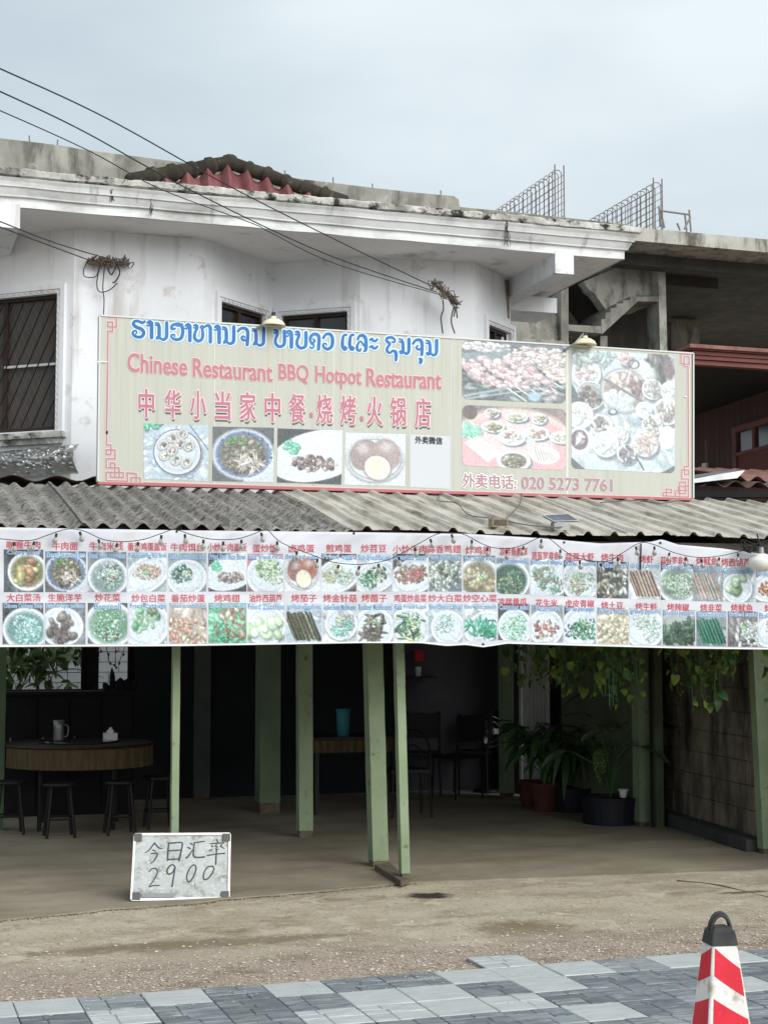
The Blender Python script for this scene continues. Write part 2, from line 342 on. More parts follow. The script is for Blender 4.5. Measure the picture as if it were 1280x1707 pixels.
# loose gravel
def pebbles(name, m, cnt, area, smin, smax, seed, label=None):
    r = random.Random(seed); b = MB()
    ico = [(0, 0, 1), (.9, 0, .3), (.28, .85, .3), (-.72, .53, .3), (-.72, -.53, .3), (.28, -.85, .3), (0, 0, -.6)]
    fc = [(0, 1, 2), (0, 2, 3), (0, 3, 4), (0, 4, 5), (0, 5, 1), (6, 2, 1), (6, 3, 2), (6, 4, 3), (6, 5, 4), (6, 1, 5)]
    for _ in range(cnt):
        x, y = area(r); s = smin + (smax - smin) * r.random() ** 3; z = gz(x, y) if y > 7.655 else .0105; a = r.random() * 6.3
        sx, sy, sz = s * r.uniform(.7, 1.4), s * r.uniform(.7, 1.2), s * r.uniform(.4, .8)
        b.add([(x + (vx * math.cos(a) - vy * math.sin(a)) * sx, y + (vx * math.sin(a) + vy * math.cos(a)) * sy, z + vz * sz + sz * .2) for vx, vy, vz in ico], fc)
    o = b.build(name, m, origin=(3, 8.4, 0)); o['kind'] = 'stuff'
    if label: o['label'] = label; o['category'] = 'gravel'
    return o
m_peb2 = mat('pale_pebble', (206, 198, 184), (180, 168, 152), 30, .9)
pebbles('gravel', m_pebble, 9000, lambda r: (r.uniform(.2, 6.4), 7.66 + abs(r.gauss(0, .42))), .003, .011, 1, 'loose brown gravel strewn between the paving and the sandy forecourt')
pebbles('pale_gravel', m_peb2, 5200, lambda r: (r.uniform(.2, 6.6), 7.68 + abs(r.gauss(0, .65))), .002, .012, 2, 'scattered pale grit on the gravel strip and sandy forecourt')

pebbles('paving_grit', m_peb2, 1500, lambda r: (r.uniform(.2, 6), 7.65 - abs(r.gauss(0, .22))), .0015, .006, 6, 'stray sandy grit spilled onto the edge of the paving')
pebbles('edge_rubble', mat('dark_grit', (96, 88, 72), (70, 62, 50), 30, 1), 2600, lambda r: (lambda e: (e.x + r.uniform(-.05, .05), e.y - abs(r.gauss(0, .025))))(edge[r.choice([r.randrange(62, 92), r.randrange(62, 98)])]), .002, .007, 4, 'line of crumbled grit along the broken front edge of the floor')
# pavement of stamped slabs
pav = MB().box((-6, -3, -.06), (12, 7.66, -.014)).build('pavement', m_base, origin=(3, 6, -.06), kind='structure')
def slab_mesh(seed, ashlar=True):
    r = random.Random(seed); b = MB(); H = .298; g_ = .0032; rows = []
    def stone(x0, y0, x1, y1):
        h = .024 + r.uniform(-.0022, .0022); e = .004; x0 += g_ / 2; y0 += g_ / 2; x1 -= g_ / 2; y1 -= g_ / 2
        b.add([(x0, y0, 0), (x1, y0, 0), (x1, y1, 0), (x0, y1, 0), (x0, y0, h - e), (x1, y0, h - e), (x1, y1, h - e), (x0, y1, h - e),
               (x0 + e, y0 + e, h + r.uniform(-.001, .001)), (x1 - e, y0 + e, h + r.uniform(-.001, .001)), (x1 - e, y1 - e, h + r.uniform(-.001, .001)), (x0 + e, y1 - e, h + r.uniform(-.001, .001))],
              [(0, 1, 5, 4), (1, 2, 6, 5), (2, 3, 7, 6), (3, 0, 4, 7), (4, 5, 9, 8), (5, 6, 10, 9), (6, 7, 11, 10), (7, 4, 8, 11), (8, 9, 10, 11)], 0 if r.random() < .6 else 1)
    if not ashlar: stone(0, 0, H, H)
    else:
        a = r.uniform(.35, .65) * H; c = r.uniform(.25, .5) * H; d = r.uniform(.55, .8) * H; e = r.uniform(.3, .7) * H
        for (p, q, s_, t_) in [(0, 0, a, c), (a, 0, H, c), (0, c, e, d), (e, c, H, d), (0, d, a * .9, H), (a * .9, d, H, H)]: stone(p, q, s_, t_)
    b.box((.001, .001, -.03), (H - .001, H - .001, .0205), 2)
    me = bpy.data.meshes.new('paving_slab'); me.from_pydata([tuple(v) for v in b.v], [], b.f); me.polygons.foreach_set('material_index', b.mi); return me
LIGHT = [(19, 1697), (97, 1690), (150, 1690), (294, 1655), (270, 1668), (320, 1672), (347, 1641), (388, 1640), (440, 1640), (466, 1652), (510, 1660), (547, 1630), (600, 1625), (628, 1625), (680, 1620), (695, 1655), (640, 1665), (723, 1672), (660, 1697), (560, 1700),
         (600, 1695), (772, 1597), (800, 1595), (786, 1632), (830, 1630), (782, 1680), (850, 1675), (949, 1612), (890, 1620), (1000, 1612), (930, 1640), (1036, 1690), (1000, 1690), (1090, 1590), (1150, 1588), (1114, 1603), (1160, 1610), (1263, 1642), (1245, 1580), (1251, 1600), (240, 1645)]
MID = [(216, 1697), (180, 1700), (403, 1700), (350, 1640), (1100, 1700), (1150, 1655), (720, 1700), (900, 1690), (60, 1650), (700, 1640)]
vars_ = [slab_mesh(i) for i in range(6)] + [slab_mesh(20, False), slab_mesh(21, False)]
meshes = {}
ph = G(225, 1647).x % .3
rs = random.Random(5)
lightpts = [(G(*p).x, G(*p).y) for p in LIGHT]; midpts = [(G(*p).x, G(*p).y) for p in MID]
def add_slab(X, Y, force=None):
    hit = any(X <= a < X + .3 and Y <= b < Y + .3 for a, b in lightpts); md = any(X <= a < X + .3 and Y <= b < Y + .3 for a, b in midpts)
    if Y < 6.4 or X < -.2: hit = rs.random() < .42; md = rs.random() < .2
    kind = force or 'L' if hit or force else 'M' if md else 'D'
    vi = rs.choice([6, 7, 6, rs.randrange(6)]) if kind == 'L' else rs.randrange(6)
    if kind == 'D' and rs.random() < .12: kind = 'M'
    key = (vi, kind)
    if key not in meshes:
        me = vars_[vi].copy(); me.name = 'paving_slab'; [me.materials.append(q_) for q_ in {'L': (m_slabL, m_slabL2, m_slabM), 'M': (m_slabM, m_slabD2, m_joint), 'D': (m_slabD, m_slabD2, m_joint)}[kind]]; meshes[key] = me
    o = bpy.data.objects.new('paving_slab', meshes[key]); COL.objects.link(o); o.parent = pav
    o.location = (X - 3, Y - 6, .045 + rs.uniform(-.0015, .0015)); o.rotation_euler = (rs.uniform(-.004, .004), rs.uniform(-.004, .004), rs.uniform(-.003, .003))
cnt = 0
for j in range(9):
    Y = 7.66 - .3 * (j + 1)
    for i in range(-8, 22):
        X = ph + i * .3
        xl = [PROJ((X + a, Y + b, 0))[0] for a in (0, .3) for b in (0, .3)]
        if max(xl) < -160 or min(xl) > 1440 or PROJ((X, Y + .3, 0))[1] > 1790: continue
        add_slab(X, Y); cnt += 1
add_slab(ph + .3 * math.floor((G(775, 1597).x - ph) / .3), 7.66, 'L')

# ================================================================== OWN HELPERS FOR PRINT
def ribbon(b, pts, wd, plane, off, dd=2e-5, caps=True, mi=0):
    """a brush stroke: pts = (px, py[, width factor]) in photo measure, laid on a surface plane(px,py,off)"""
    p2 = catmull([(p[0], p[1], p[2] if len(p) > 2 else 1) for p in pts], 5) if len(pts) > 2 else [Vector((p[0], p[1], p[2] if len(p) > 2 else 1)) for p in pts]
    k = len(p2); L_, R_ = [], []
    for i, p in enumerate(p2):
        d = p2[min(i + 1, k - 1)] - p2[max(i - 1, 0)]; d = Vector((d.x, d.y)); 
        if d.length < 1e-6: d = Vector((1, 0))
        d.normalize(); h = wd / 2 * p.z; o_ = off + dd * i
        L_.append(plane(p.x - d.y * h, p.y + d.x * h, o_)); R_.append(plane(p.x + d.y * h, p.y - d.x * h, o_))
    b.add(L_ + R_, [(i, i + 1, k + i + 1, k + i) for i in range(k - 1)], mi)
    if caps:
        for p, o_ in ((p2[0], off - 3e-4), (p2[-1], off + dd * k + 5e-5)):
            b.add([plane(p.x + wd / 2 * p.z * math.cos(a * math.pi / 6), p.y + wd / 2 * p.z * math.sin(a * math.pi / 6), o_) for a in range(12)], [tuple(range(12))], mi)
TXT = {}
def text_shape(body, bold):
    k = (body, bold)
    if k not in TXT:
        c = bpy.data.curves.new('t', 'FONT'); c.body = body; c.offset = bold; c.resolution_u = 3; c.fill_mode = 'FRONT'
        o = bpy.data.objects.new('t', c); COL.objects.link(o); bpy.context.view_layer.update()
        me = o.to_mesh(); v = np.array([tuple(x.co) for x in me.vertices]); f = [tuple(p.vertices) for p in me.polygons]
        o.to_mesh_clear(); bpy.data.objects.remove(o); bpy.data.curves.remove(c); TXT[k] = (v, f)
    return TXT[k]
def strikes(rx, ry=None, n=8):
    return [(0, 0)] + [(rx * math.cos(6.2832 * i / n), (ry or rx) * math.sin(6.2832 * i / n)) for i in range(n)]
def text(b, body, x0, y0, x1, y1, hpx, plane, off, bold=0, base=None, shear=0, mi=0, st=((0, 0),)):
    """body with its foot from (x0,y0) to (x1,y1) and height hpx, in photo measure"""
    v, f = text_shape(body, bold); r, _ = text_shape(body, base if base is not None else bold)
    xa, xb, ya, yb = r[:, 0].min(), r[:, 0].max(), r[:, 1].min(), r[:, 1].max()
    for k, (sx, sy) in enumerate(st):
        out = []
        for x, y, _ in v:
            u = (x - xa) / (xb - xa); t = (y - ya) / (yb - ya)
            out.append(plane(x0 + (x1 - x0) * u + shear * hpx * t + sx, y0 + (y1 - y0) * u - hpx * t + sy, off + k * 4e-5))
        b.add(out, f, mi)

class Cv:                                       # a small painting surface for the printed photographs
    def __init__(s, w_, h_, bg, seed):
        s.w, s.h = w_, h_; s.r = np.random.default_rng(seed); s.a = np.zeros((h_, w_, 3)); s.a[:] = np.array(bg, float)
        s.Y, s.X = np.mgrid[0:h_, 0:w_].astype(float); s.X = (s.X + .5) / w_; s.Y = (s.Y + .5) / h_
        s.a += s.r.normal(0, 5, (h_, w_, 1))
    def m(s, cx, cy, rx, ry, ang=0):
        c, d = math.cos(ang), math.sin(ang); x = s.X - cx; y = s.Y - cy
        return np.sqrt(((x * c + y * d) / rx) ** 2 + ((-x * d + y * c) / ry) ** 2)
    def put(s, k, col): k = np.clip(k, 0, 1)[..., None]; s.a = s.a * (1 - k) + np.array(col, float) * k; return s
    def ell(s, cx, cy, rx, ry, col, ang=0, soft=.06): return s.put((1 + soft - s.m(cx, cy, rx, ry, ang)) / (2 * soft), col)
    def ring(s, cx, cy, rx, ry, col, t=.06, ang=0): return s.put(1.3 - abs(s.m(cx, cy, rx, ry, ang) - 1) / t, col)
    def plate(s, cx, cy, rx, ry, col=(204, 217, 228), ang=0, rim=(180, 196, 210)):
        s.ell(cx + .02, cy + .03, rx * 1.03, ry * 1.03, (110, 118, 128), ang, .08); s.ell(cx, cy, rx, ry, col, ang); s.ring(cx, cy, rx * .97, ry * .97, (232, 238, 244), .04, ang); s.ring(cx, cy, rx * .8, ry * .8, rim, .05, ang); return s
    def bits(s, cx, cy, rx, ry, n, sz, cols, el=1.6, ang=None, sp=.8, hard=.25, dark=.5):
        for _ in range(n):
            a = s.r.uniform(0, 6.28); q = math.sqrt(s.r.uniform(0, 1)); x = cx + rx * q * math.cos(a); y = cy + ry * q * math.sin(a)
            c = np.array(cols[s.r.integers(len(cols))], float) * s.r.uniform(.85, 1.12); z = sz * s.r.uniform(.6, 1.3)
            g = s.r.uniform(0, 3.14) if ang is None else ang + s.r.normal(0, .25)
            s.ell(x + z * .2, y + z * .35, z * el, z, c * dark, g, hard); s.ell(x, y, z * el, z, c, g, hard); s.ell(x - z * .2, y - z * .25, z * el * .5, z * .4, np.clip(c * 1.25 + 12, 0, 250), g, .5)
        return s
    def line(s, x0, y0, x1, y1, t, col):
        dx, dy = x1 - x0, y1 - y0; L = dx * dx + dy * dy; u = np.clip(((s.X - x0) * dx + (s.Y - y0) * dy) / L, 0, 1)
        d = np.hypot(s.X - x0 - u * dx, s.Y - y0 - u * dy); return s.put((t - d) / (t * .5) + .3, col)
    def poly(s, pts, col):
        k = np.ones((s.h, s.w), bool); n_ = len(pts)
        for i in range(n_):
            (xa, ya), (xb, yb) = pts[i], pts[(i + 1) % n_]; k &= ((xb - xa) * (s.Y - ya) - (yb - ya) * (s.X - xa)) >= 0
        return s.put(k.astype(float), col)
    def fadeout(s, tint=(206, 214, 222), k=.16, grit=9):
        for q in (1, 2):
            hh, ww = s.h // q + 1, s.w // q + 1; g = s.r.normal(0, grit / q ** .3, (hh, ww, 1)); s.a = s.a + np.repeat(np.repeat(g, q, 0), q, 1)[:s.h, :s.w]
        g = s.a.mean(2, keepdims=True); s.a = np.clip(g + (s.a - g) * .85, 0, 255); s.a = s.a * (1 - k) + np.array(tint) * k; return s
def print_grid(cv, cor, surf, off, name, parent, cutr=0):
    """cor = tl, tr, br, bl in photo measure"""
    w_, h_ = cv.w, cv.h; vs_ = []; (ax, ay), (bx, by), (cx_, cy_), (dx, dy) = cor
    for j in range(h_):
        v = j / (h_ - 1)
        for i in range(w_):
            u = i / (w_ - 1); vs_.append(surf((ax + (bx - ax) * u) * (1 - v) + (dx + (cx_ - dx) * u) * v, (ay + (by - ay) * u) * (1 - v) + (dy + (cy_ - dy) * u) * v, off))
    fs = []
    for j in range(h_ - 1):
        for i in range(w_ - 1):
            if cutr:
                x = min(i + .5, w_ - 1.5 - i); y = min(j + .5, h_ - 1.5 - j)
                if x < cutr and y < cutr and math.hypot(cutr - x, cutr - y) > cutr: continue
            fs.append((j * w_ + i, (j + 1) * w_ + i, (j + 1) * w_ + i + 1, j * w_ + i + 1))
    b = MB(); b.add(vs_, fs); o = b.build(name, m_print, parent)
    a = np.clip(cv.a / 255, 0, 1); a = np.where(a <= .04045, a / 12.92, ((a + .055) / 1.055) ** 2.4)
    at = o.data.color_attributes.new('print', 'FLOAT_COLOR', 'POINT')
    at.data.foreach_set('color', np.concatenate([a.reshape(-1, 3), np.ones((w_ * h_, 1))], 1).ravel().astype(np.float32)); return o
#@@PART2
# ================================================================== UPPER BUILDING
YC, YS, YE, YF = 13.6, 12.0, 10.15, 10.3
HS = P(640, 398, YC).z; HT = P(640, 338, YC - .12).z - HS
jx = [(125, 381), (340, 399), (455, 440), (600, 428), (790, 438), (850, 466)]
J = [G(x, y, HS) for x, y in jx]; q = G(20, 393, HS); ext = J[0] + (q - J[0]) * 3.2
plan = [(ext.x, ext.y)] + [(p.x, p.y) for p in J] + [(J[-1].x, 17.2)]
bld = thing('white_building', (3, 14, 2.9), 'white plastered upper storey with faceted bay walls and moulded cornice above the restaurant', 'building')
openings = {0: (-34, 98, 496, 489, 716, (0, 722)), 2: (367, 441, 506, 521, 660, None), 3: (470, 580, 527, 518, 660, None), 5: (812, 856, 538, 561, 680, None)}
Z0, TW = 2.95, .16
def facet_frame(a, b):
    d = Vector((b[0] - a[0], b[1] - a[1], 0)); L = d.length; d /= L; n_ = Vector((d.y, -d.x, 0)); return d, n_, L
for i in range(len(plan) - 1):
    a, b = plan[i], plan[i + 1]; d, n_, L = facet_frame(a, b); A3 = Vector((a[0], a[1], 0)); w_ = MB()
    def quad(s0, s1, z0, z1, mb=w_): mb.prism([A3 + d * s0 + Vector((0, 0, z0)), A3 + d * s1 + Vector((0, 0, z0)), A3 + d * s1 + Vector((0, 0, z1)), A3 + d * s0 + Vector((0, 0, z1))], -n_ * TW)
    if i in openings:
        xa, xb, ya, yb, yc, _ = openings[i]; h0 = HIT(xa, ya, a, b); h1 = HIT(xb, yb, a, b); h2 = HIT(xb, yc, a, b)
        s0 = max(.02, (h0 - A3).dot(d)); s1 = min(L - .02, (h1 - A3).dot(d)); zt = (h0.z + h1.z) / 2 if i != 0 else h1.z; zb = max(h2.z, Z0 + .05)
        quad(0, s0, Z0, HS); quad(s1, L, Z0, HS); quad(s0, s1, Z0, zb); quad(s0, s1, zt, HS)
        w_.build('wall', m_white, bld)
        def bx(mb, u0, u1, v0, v1, o0, o1): mb.prism([A3 + d * u0 + n_ * o0 + Vector((0, 0, v0)), A3 + d * u1 + n_ * o0 + Vector((0, 0, v0)), A3 + d * u1 + n_ * o0 + Vector((0, 0, v1)), A3 + d * u0 + n_ * o0 + Vector((0, 0, v1))], n_ * (o1 - o0))
        win = MB(); t_ = .035
        for (u0, u1, v0, v1) in ((s0, s0 + t_, zb, zt), (s1 - t_, s1, zb, zt), (s0 + t_, s1 - t_, zt - t_, zt), (s0 + t_, s1 - t_, zb, zb + t_)): bx(win, u0, u1, v0, v1, -.09, -.03)
        mid = (s0 + s1) / 2 if i != 0 else s0 + (s1 - s0) * .32
        bx(win, mid - .022, mid + .022, zb + t_, zt - t_, -.088, -.035)
        wo_ = win.build('window', m_wood_dk, bld)
        pm = MB(); bx(pm, s0 + t_ * .5, s1 - t_ * .5, zb + t_ * .5, zt - t_ * .5, -.075, -.068); pm.build('pane', m_glass_dk if i else mat('brown_window_film', (84, 76, 72), (70, 64, 61), 3, .4), wo_)
        mm_ = MB(); k1 = .035; k2 = .085
        for e0, e1, pr in ((.0, k1, .022), (k1 + .002, k2, .034)):
            bx(mm_, s0 - e1, s0 - e0, zb - .02, zt + e1, 0, pr); bx(mm_, s1 + e0, s1 + e1, zb - .02, zt + e1, 0, pr); bx(mm_, s0 - e0, s1 + e0, zt + e0, zt + e1, 0, pr)
        zig = []
        m_ = int((s1 - s0) / .03)
        for q_ in range(m_ + 1): zig.append(A3 + d * (s0 + (s1 - s0) * q_ / m_) + n_ * .030 + Vector((0, 0, zt + .018 + (.009 if q_ % 2 else -.009))))
        mm_.tube(zig, .004, 4); zig = []
        m_ = int((zt - zb) / .03)
        for q_ in range(m_ + 1): zig.append(A3 + d * (s1 + .018 + (.009 if q_ % 2 else -.009)) + n_ * .030 + Vector((0, 0, zb + (zt - zb) * q_ / m_)))
        mm_.tube(zig, .004, 4); mm_.build('window_moulding', m_white, wo_)
        if i == 0:
            sl_ = MB(); bx(sl_, s0 - .1, s1 + .11, zb - .075, zb - .022, 0, .07); bx(sl_, s0 - .06, s1 + .075, zb - .13, zb - .077, 0, .04); sl_.build('window_sill', m_coping, wo_)
            gr = MB(); h_ = zt - zb; c0 = mid - h_ * .5; k = 0
            def clip(u0, v0, u1, v1, o, r):
                # keep the bar inside the opening
                ts = [0, 1]
                for lo_, hi_, p0, p1 in ((s0 + .04, s1 - .04, u0, u1), (zb + .04, zt - .04, v0, v1)):
                    dd = p1 - p0
                    if abs(dd) < 1e-6: continue
                    ta, tb = sorted(((lo_ - p0) / dd, (hi_ - p0) / dd)); ts[0] = max(ts[0], ta); ts[1] = min(ts[1], tb)
                if ts[1] - ts[0] < .02: return
                f = lambda t: A3 + d * (u0 + (u1 - u0) * t) + n_ * o + Vector((0, 0, v0 + (v1 - v0) * t))
                gr.tube([f(ts[0]), f(ts[1])], r, 5)
            for q_ in range(-14, 16):
                u = s0 + q_ * .115; clip(u, zb, u + h_ * .5, zt, -.018, .006)
            gr.build('grille', m_grille, wo_)
            gr = MB()
            for q_ in range(-20, 24):
                u = s0 + q_ * .075; clip(u, zb, u + h_ * .42, zt, -.055, .0016); clip(u, zt, u + h_ * .42, zb, -.056, .0016)
            gr.build('wire_mesh', m_wireg, wo_)
            rb = MB(); zz = HIT(60, 608, a, b).z; rb.bar(A3 + d * (mid) - n_ * .026 + Vector((0, 0, zz)), A3 + d * (s1 - .03) - n_ * .026 + Vector((0, 0, zz)), .012, .022); rb.build('rail', m_frame, wo_)
            W1 = (a, b, d, n_, A3, s0, s1, zb, zt)
    else:
        quad(0, L, Z0, HS); w_.build('wall', m_white, bld)
stq = MB(); fa_, fb_ = plan[5], plan[6]; stq.prism([HIT(x, y, fa_, fb_) - Vector((0, .004, 0)) for x, y in ((841, 466), (849, 468), (849, 532), (846, 530), (843, 490))], (-.004, -.004, 0)); stq.build('rust_stain', mat('rust_stain', (122, 100, 88), (146, 126, 114), 9, .9), bld)
# back of the storey and its floor / roof slab
bm = MB(); bm.box((ext.x - .5, 17.2, Z0), (J[-1].x, 17.35, HS)); bm.build('wall', m_white, bld)
XR = P(1040, 430, YC).x; XL = ext.x - .6
bm = MB(); bm.box((XL, YC + .02, HS), (XR - .02, 17.3, HS + HT - .03)); bm.build('soffit', m_soffit, bld)
# cornice moulding, swept round the right corner
prof = [(0, 0), (.001, .085), (.028, .092), (.030, .105), (.040, .125), (.052, .150), (.058, .168), (.075, .172), (.078, .186), (.088, .215), (.104, .240), (.108, .252)]
k = HT / .33; prof = [(o, z * k) for o, z in prof]; cm = MB(); xs_ = [XL + (XR - XL) * i / 60 for i in range(61)]
vs, fs = [], []
cols = [(x, 'f') for x in xs_[:-1]] + [(XR, 'c')] + [(YC + j * .5, 's') for j in range(1, 8)]
for c, t_ in cols:
    for o, z in prof: vs.append({'f': (c, YC - o, HS + z), 'c': (XR + o, YC - o, HS + z), 's': (XR + o, c, HS + z)}[t_])
npf = len(prof)
for i in range(len(cols) - 1):
    for j in range(npf - 1): fs.append((i * npf + j, (i + 1) * npf + j, (i + 1) * npf + j + 1, i * npf + j + 1))
cm.add(vs, fs); cm.jitter(.008, 2.5); cm.build('cornice', m_corn, bld)
cp = MB(); vs, fs = [], []; z0, z1 = HS + .252 * k, HS + HT; pr2 = [(.0, z0), (.110, z0 + .001), (.130, z0 + .012), (.134, z1 - .012), (.118, z1), (-.25, z1 + .01)]
xs2 = [XL + (XR - XL) * i / 260 for i in range(261)]
cols = [(x, 'f') for x in xs2[:-1]] + [(XR, 'c')] + [(YC + j * .1, 's') for j in range(1, 34)]
for ci, (c, t_) in enumerate(cols):
    for o, z in pr2:
        v = Vector({'f': (c, YC - o, z), 'c': (XR + o, YC - o, z), 's': (XR + o, c, z)}[t_])
        if z > z0 + .005: v += noise.noise_vector(v * 9) * .012 + noise.noise_vector(v * 30) * .007
        vs.append(v)
for i in range(len(cols) - 1):
    for j in range(5): fs.append((i * 6 + j, (i + 1) * 6 + j, (i + 1) * 6 + j + 1, i * 6 + j + 1))
cp.add(vs, fs); cp.build('coping', m_coping, bld)
rf = MB().box((XL, YC - .05, HS + HT - .029), (XR + .05, 17.3, HS + HT - .012)); rf.build('roof_slab', m_conc, bld)
# beams under the soffit, flush with the cornice
def beam(xl, xr, yb, y1, nm='beam'):
    a = P(xl, yb, YC - .004); b = P(xr, yb, YC - .004); m_ = MB(); m_.box((a.x, YC - .006, a.z), (b.x, y1, HS + .03)); return m_.build(nm, m_white, bld)
beam(925, 956, 455, YC + 1.6); beam(-40, 34, 375, YC + 1.3)
a = P(886, 494, 15.15); b = P(928, 522, 15.15); MB().box((a.x - .25, 15.15, b.z), (b.x, 15.7, a.z)).build('bracket', m_white, bld)
a = P(862, 500, 14.6)
# mould and crack marks hanging on the cornice
ck = MB(); r = random.Random(3)
for px, y0_, y1_ in ((186, 306, 345), (252, 330, 362), (846, 366, 412), (962, 372, 404)):
    for _ in range(5):
        x = px + r.uniform(-2, 2); y = r.uniform(y0_, (y0_ + y1_) / 2); pts = []
        while y < y1_:
            t_ = (y - y0_) / (y1_ - y0_); pts.append(P(x, y, YC - .115 * (1 - t_) - .010)); y += r.uniform(3, 6); x += r.uniform(-2.2, 2.2)
        if len(pts) > 1: ck.tube(pts, .0028, 4)
ck.build('mould_streak', m_blackp, bld)['kind'] = 'stuff'

# tiled hip roof behind the cornice
hip = thing('hip_roof', (2.6, 14.3, HS + HT), 'small red tiled hip roof with mossy ridge caps rising behind the white cornice', 'roof')
Lp, Rp, Kp = P(222, 300, 14.2), P(570, 336, 14.2), P(383, 271, 15.0)
tm = MB(); vs, fs = [], []; NU, NV = 90, 8
for j in range(NV + 1):
    for i in range(NU + 1):
        u, v = i / NU, j / NV; base = Lp.lerp(Rp, u) - Vector((0, .12, .27)); lim = (u / .46) if u < .46 else (1 - u) / .54
        top = Vector((0, 0, -.10)) + Lp.lerp(Kp, u / .46) if u < .46 else Vector((0, 0, -.10)) + Kp.lerp(Rp, (u - .46) / .54)
        p_ = base.lerp(top, v); ph_ = (u * (Rp.x - Lp.x) / .20) % 1; p_.z += .12 * max(0, 1 - abs(ph_ - .5) / .36); p_.y -= .02 * math.sin(math.pi * ph_); vs.append(p_)
for j in range(NV):
    for i in range(NU): fs.append((j * (NU + 1) + i, j * (NU + 1) + i + 1, (j + 1) * (NU + 1) + i + 1, (j + 1) * (NU + 1) + i))
tm.add(vs, fs); tm.build('tile_sheet', m_tile_red, hip)
def caps(a, b, n_):
    for i in range(n_):
        p0 = a.lerp(b, i / n_); p1 = a.lerp(b, (i + 1.12) / n_); m_ = MB(); d = (p1 - p0)
        m_.tube([p0, p0 + d * .12, p0 + d * .14, p1], .088, 10); 
        for ii, v in enumerate(m_.v):
            c = p0 + d * (((v - p0).dot(d)) / d.length_squared); f = 1.0 if ii < 20 else .80; v_ = c + (v - c) * f; v.x, v.y, v.z = v_.x, v_.y, v_.z
        m_.jitter(.012, 6); m_.build('ridge_tile', m_ridge, hip, smooth=True)
caps(Kp, Lp, 5); caps(Kp, Rp, 6)
pr = MB(); pts = [(-90, 224), (0, 231), (55, 236), (100, 243), (144, 250), (289, 269), (400, 284), (492, 297), (622, 314), (700, 322), (756, 328), (764, 334), (767, 352), (767, 420), (-90, 330)]
pr.prism([P(x, y + random.uniform(-.8, .8), 16.4) for x, y in pts], (0, .35, 0)); pr.jitter(.01, 2)
o = pr.build('concrete_parapet', m_conc); o['label'] = 'long stained bare concrete parapet running behind the white cornice at the left'; o['category'] = 'parapet'
def stubs(name, lst, Y, lab, cat='rebar', h=10):
    t_ = thing(name, P(*lst[0], Y), lab, cat)
    for (x, y) in lst:
        MB().tube([P(x, y + 3, Y), P(x + random.uniform(-1, 1), y - h * random.uniform(.6, 1.1), Y)], .008, 5).build('bar', m_steel, t_)
stubs('rebar_stubs', [(50, 235), (96, 242), (475, 295), (556, 306), (621, 313), (735, 325)], 16.55, 'thin rebar ends sticking up from the left concrete parapet')

# ================================================================== UNFINISHED CONCRETE BUILDING
cb = thing('unfinished_building', (7, 18, 0), 'unfinished grey concrete building with stair and deep roof slab behind the white building', 'building')
def poly(name, pts, Y, depth, m, par=cb, jit=0):
    b_ = MB(); b_.prism([P(x, y, Y) for x, y in pts], (0, depth, 0))
    if jit: b_.jitter(jit, 4)
    return b_.build(name, m, par)
x43 = P(1044, 420, 18); fz = P(1180, 390, 18).z; fb = P(1180, 412, 18).z; xr_ = 16
MB().box((x43.x, 18, fb), (xr_, 19.2, fz)).build('roof_slab', m_conc_lt, cb)
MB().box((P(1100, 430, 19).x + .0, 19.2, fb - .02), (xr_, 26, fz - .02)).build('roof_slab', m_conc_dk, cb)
MB().box((x43.x + .2, 18.6, fb - .16), (xr_, 18.85, fb - .001)).build('beam', m_conc_dk, cb)
poly('parapet', [(766, 345), (840, 352), (1046, 374), (1046, 400), (766, 375)], 18.2, .3, m_conc, jit=.01)
poly('wall', [(972, 469), (1001, 457), (1050, 438), (1096, 437), (1096, 493), (1063, 493), (1022, 514), (1011, 518), (990, 489), (982, 484)], 19.2, .2, m_conc_lt)
poly('stair_flight', [(1002, 545), (1002, 532), (1009, 532), (1009, 521), (1017, 521), (1017, 513), (1027, 513), (1027, 506), (1038, 506), (1038, 500), (1050, 500), (1050, 494), (1097, 494), (1097, 503), (1063, 502), (1003, 557)], 19.0, .9, m_conc)
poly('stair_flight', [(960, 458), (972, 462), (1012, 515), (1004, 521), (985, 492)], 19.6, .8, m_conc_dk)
poly('beam', [(946, 541), (1003, 544), (1003, 556), (946, 551)], 19.01, .5, m_conc)
poly('column', [(935, 478), (947, 470), (947, 640), (935, 640)], 19.0, .3, m_conc)
poly('column', [(1096, 434), (1108, 434), (1113, 640), (1101, 640)], 19.0, .35, m_conc_lt)
poly('wall', [(850, 520), (935, 526), (935, 640), (850, 640)], 19.1, .2, m_conc)
poly('ledge', [(858, 563), (948, 569), (948, 580), (858, 576)], 18.9, .25, m_conc)
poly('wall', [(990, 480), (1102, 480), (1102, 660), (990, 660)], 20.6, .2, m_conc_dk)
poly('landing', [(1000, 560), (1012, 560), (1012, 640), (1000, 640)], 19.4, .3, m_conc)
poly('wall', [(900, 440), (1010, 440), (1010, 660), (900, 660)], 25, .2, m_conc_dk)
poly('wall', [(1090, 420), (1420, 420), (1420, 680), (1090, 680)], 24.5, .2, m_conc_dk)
poly('wall', [(1118, 535), (1166, 537), (1166, 660), (1118, 660)], 22, .2, m_conc)
MB().box((P(880, 455, 19.5).x, 19.5, P(950, 462, 19.5).z), (P(1040, 455, 19.5).x + 1.5, 25.2, P(950, 462, 19.5).z + .2)).build('floor_slab', m_conc_dk, cb)  # hidden slab added to keep sky light out of the stair opening
MB().box((P(925, 500, 19.4).x, 19.4, 2), (P(925, 500, 19.4).x + .15, 25.2, P(950, 462, 19.5).z)).build('wall', m_conc_dk, cb)
m_b = mat('dusty_brick', (150, 96, 88), (120, 70, 64), 5, .9)
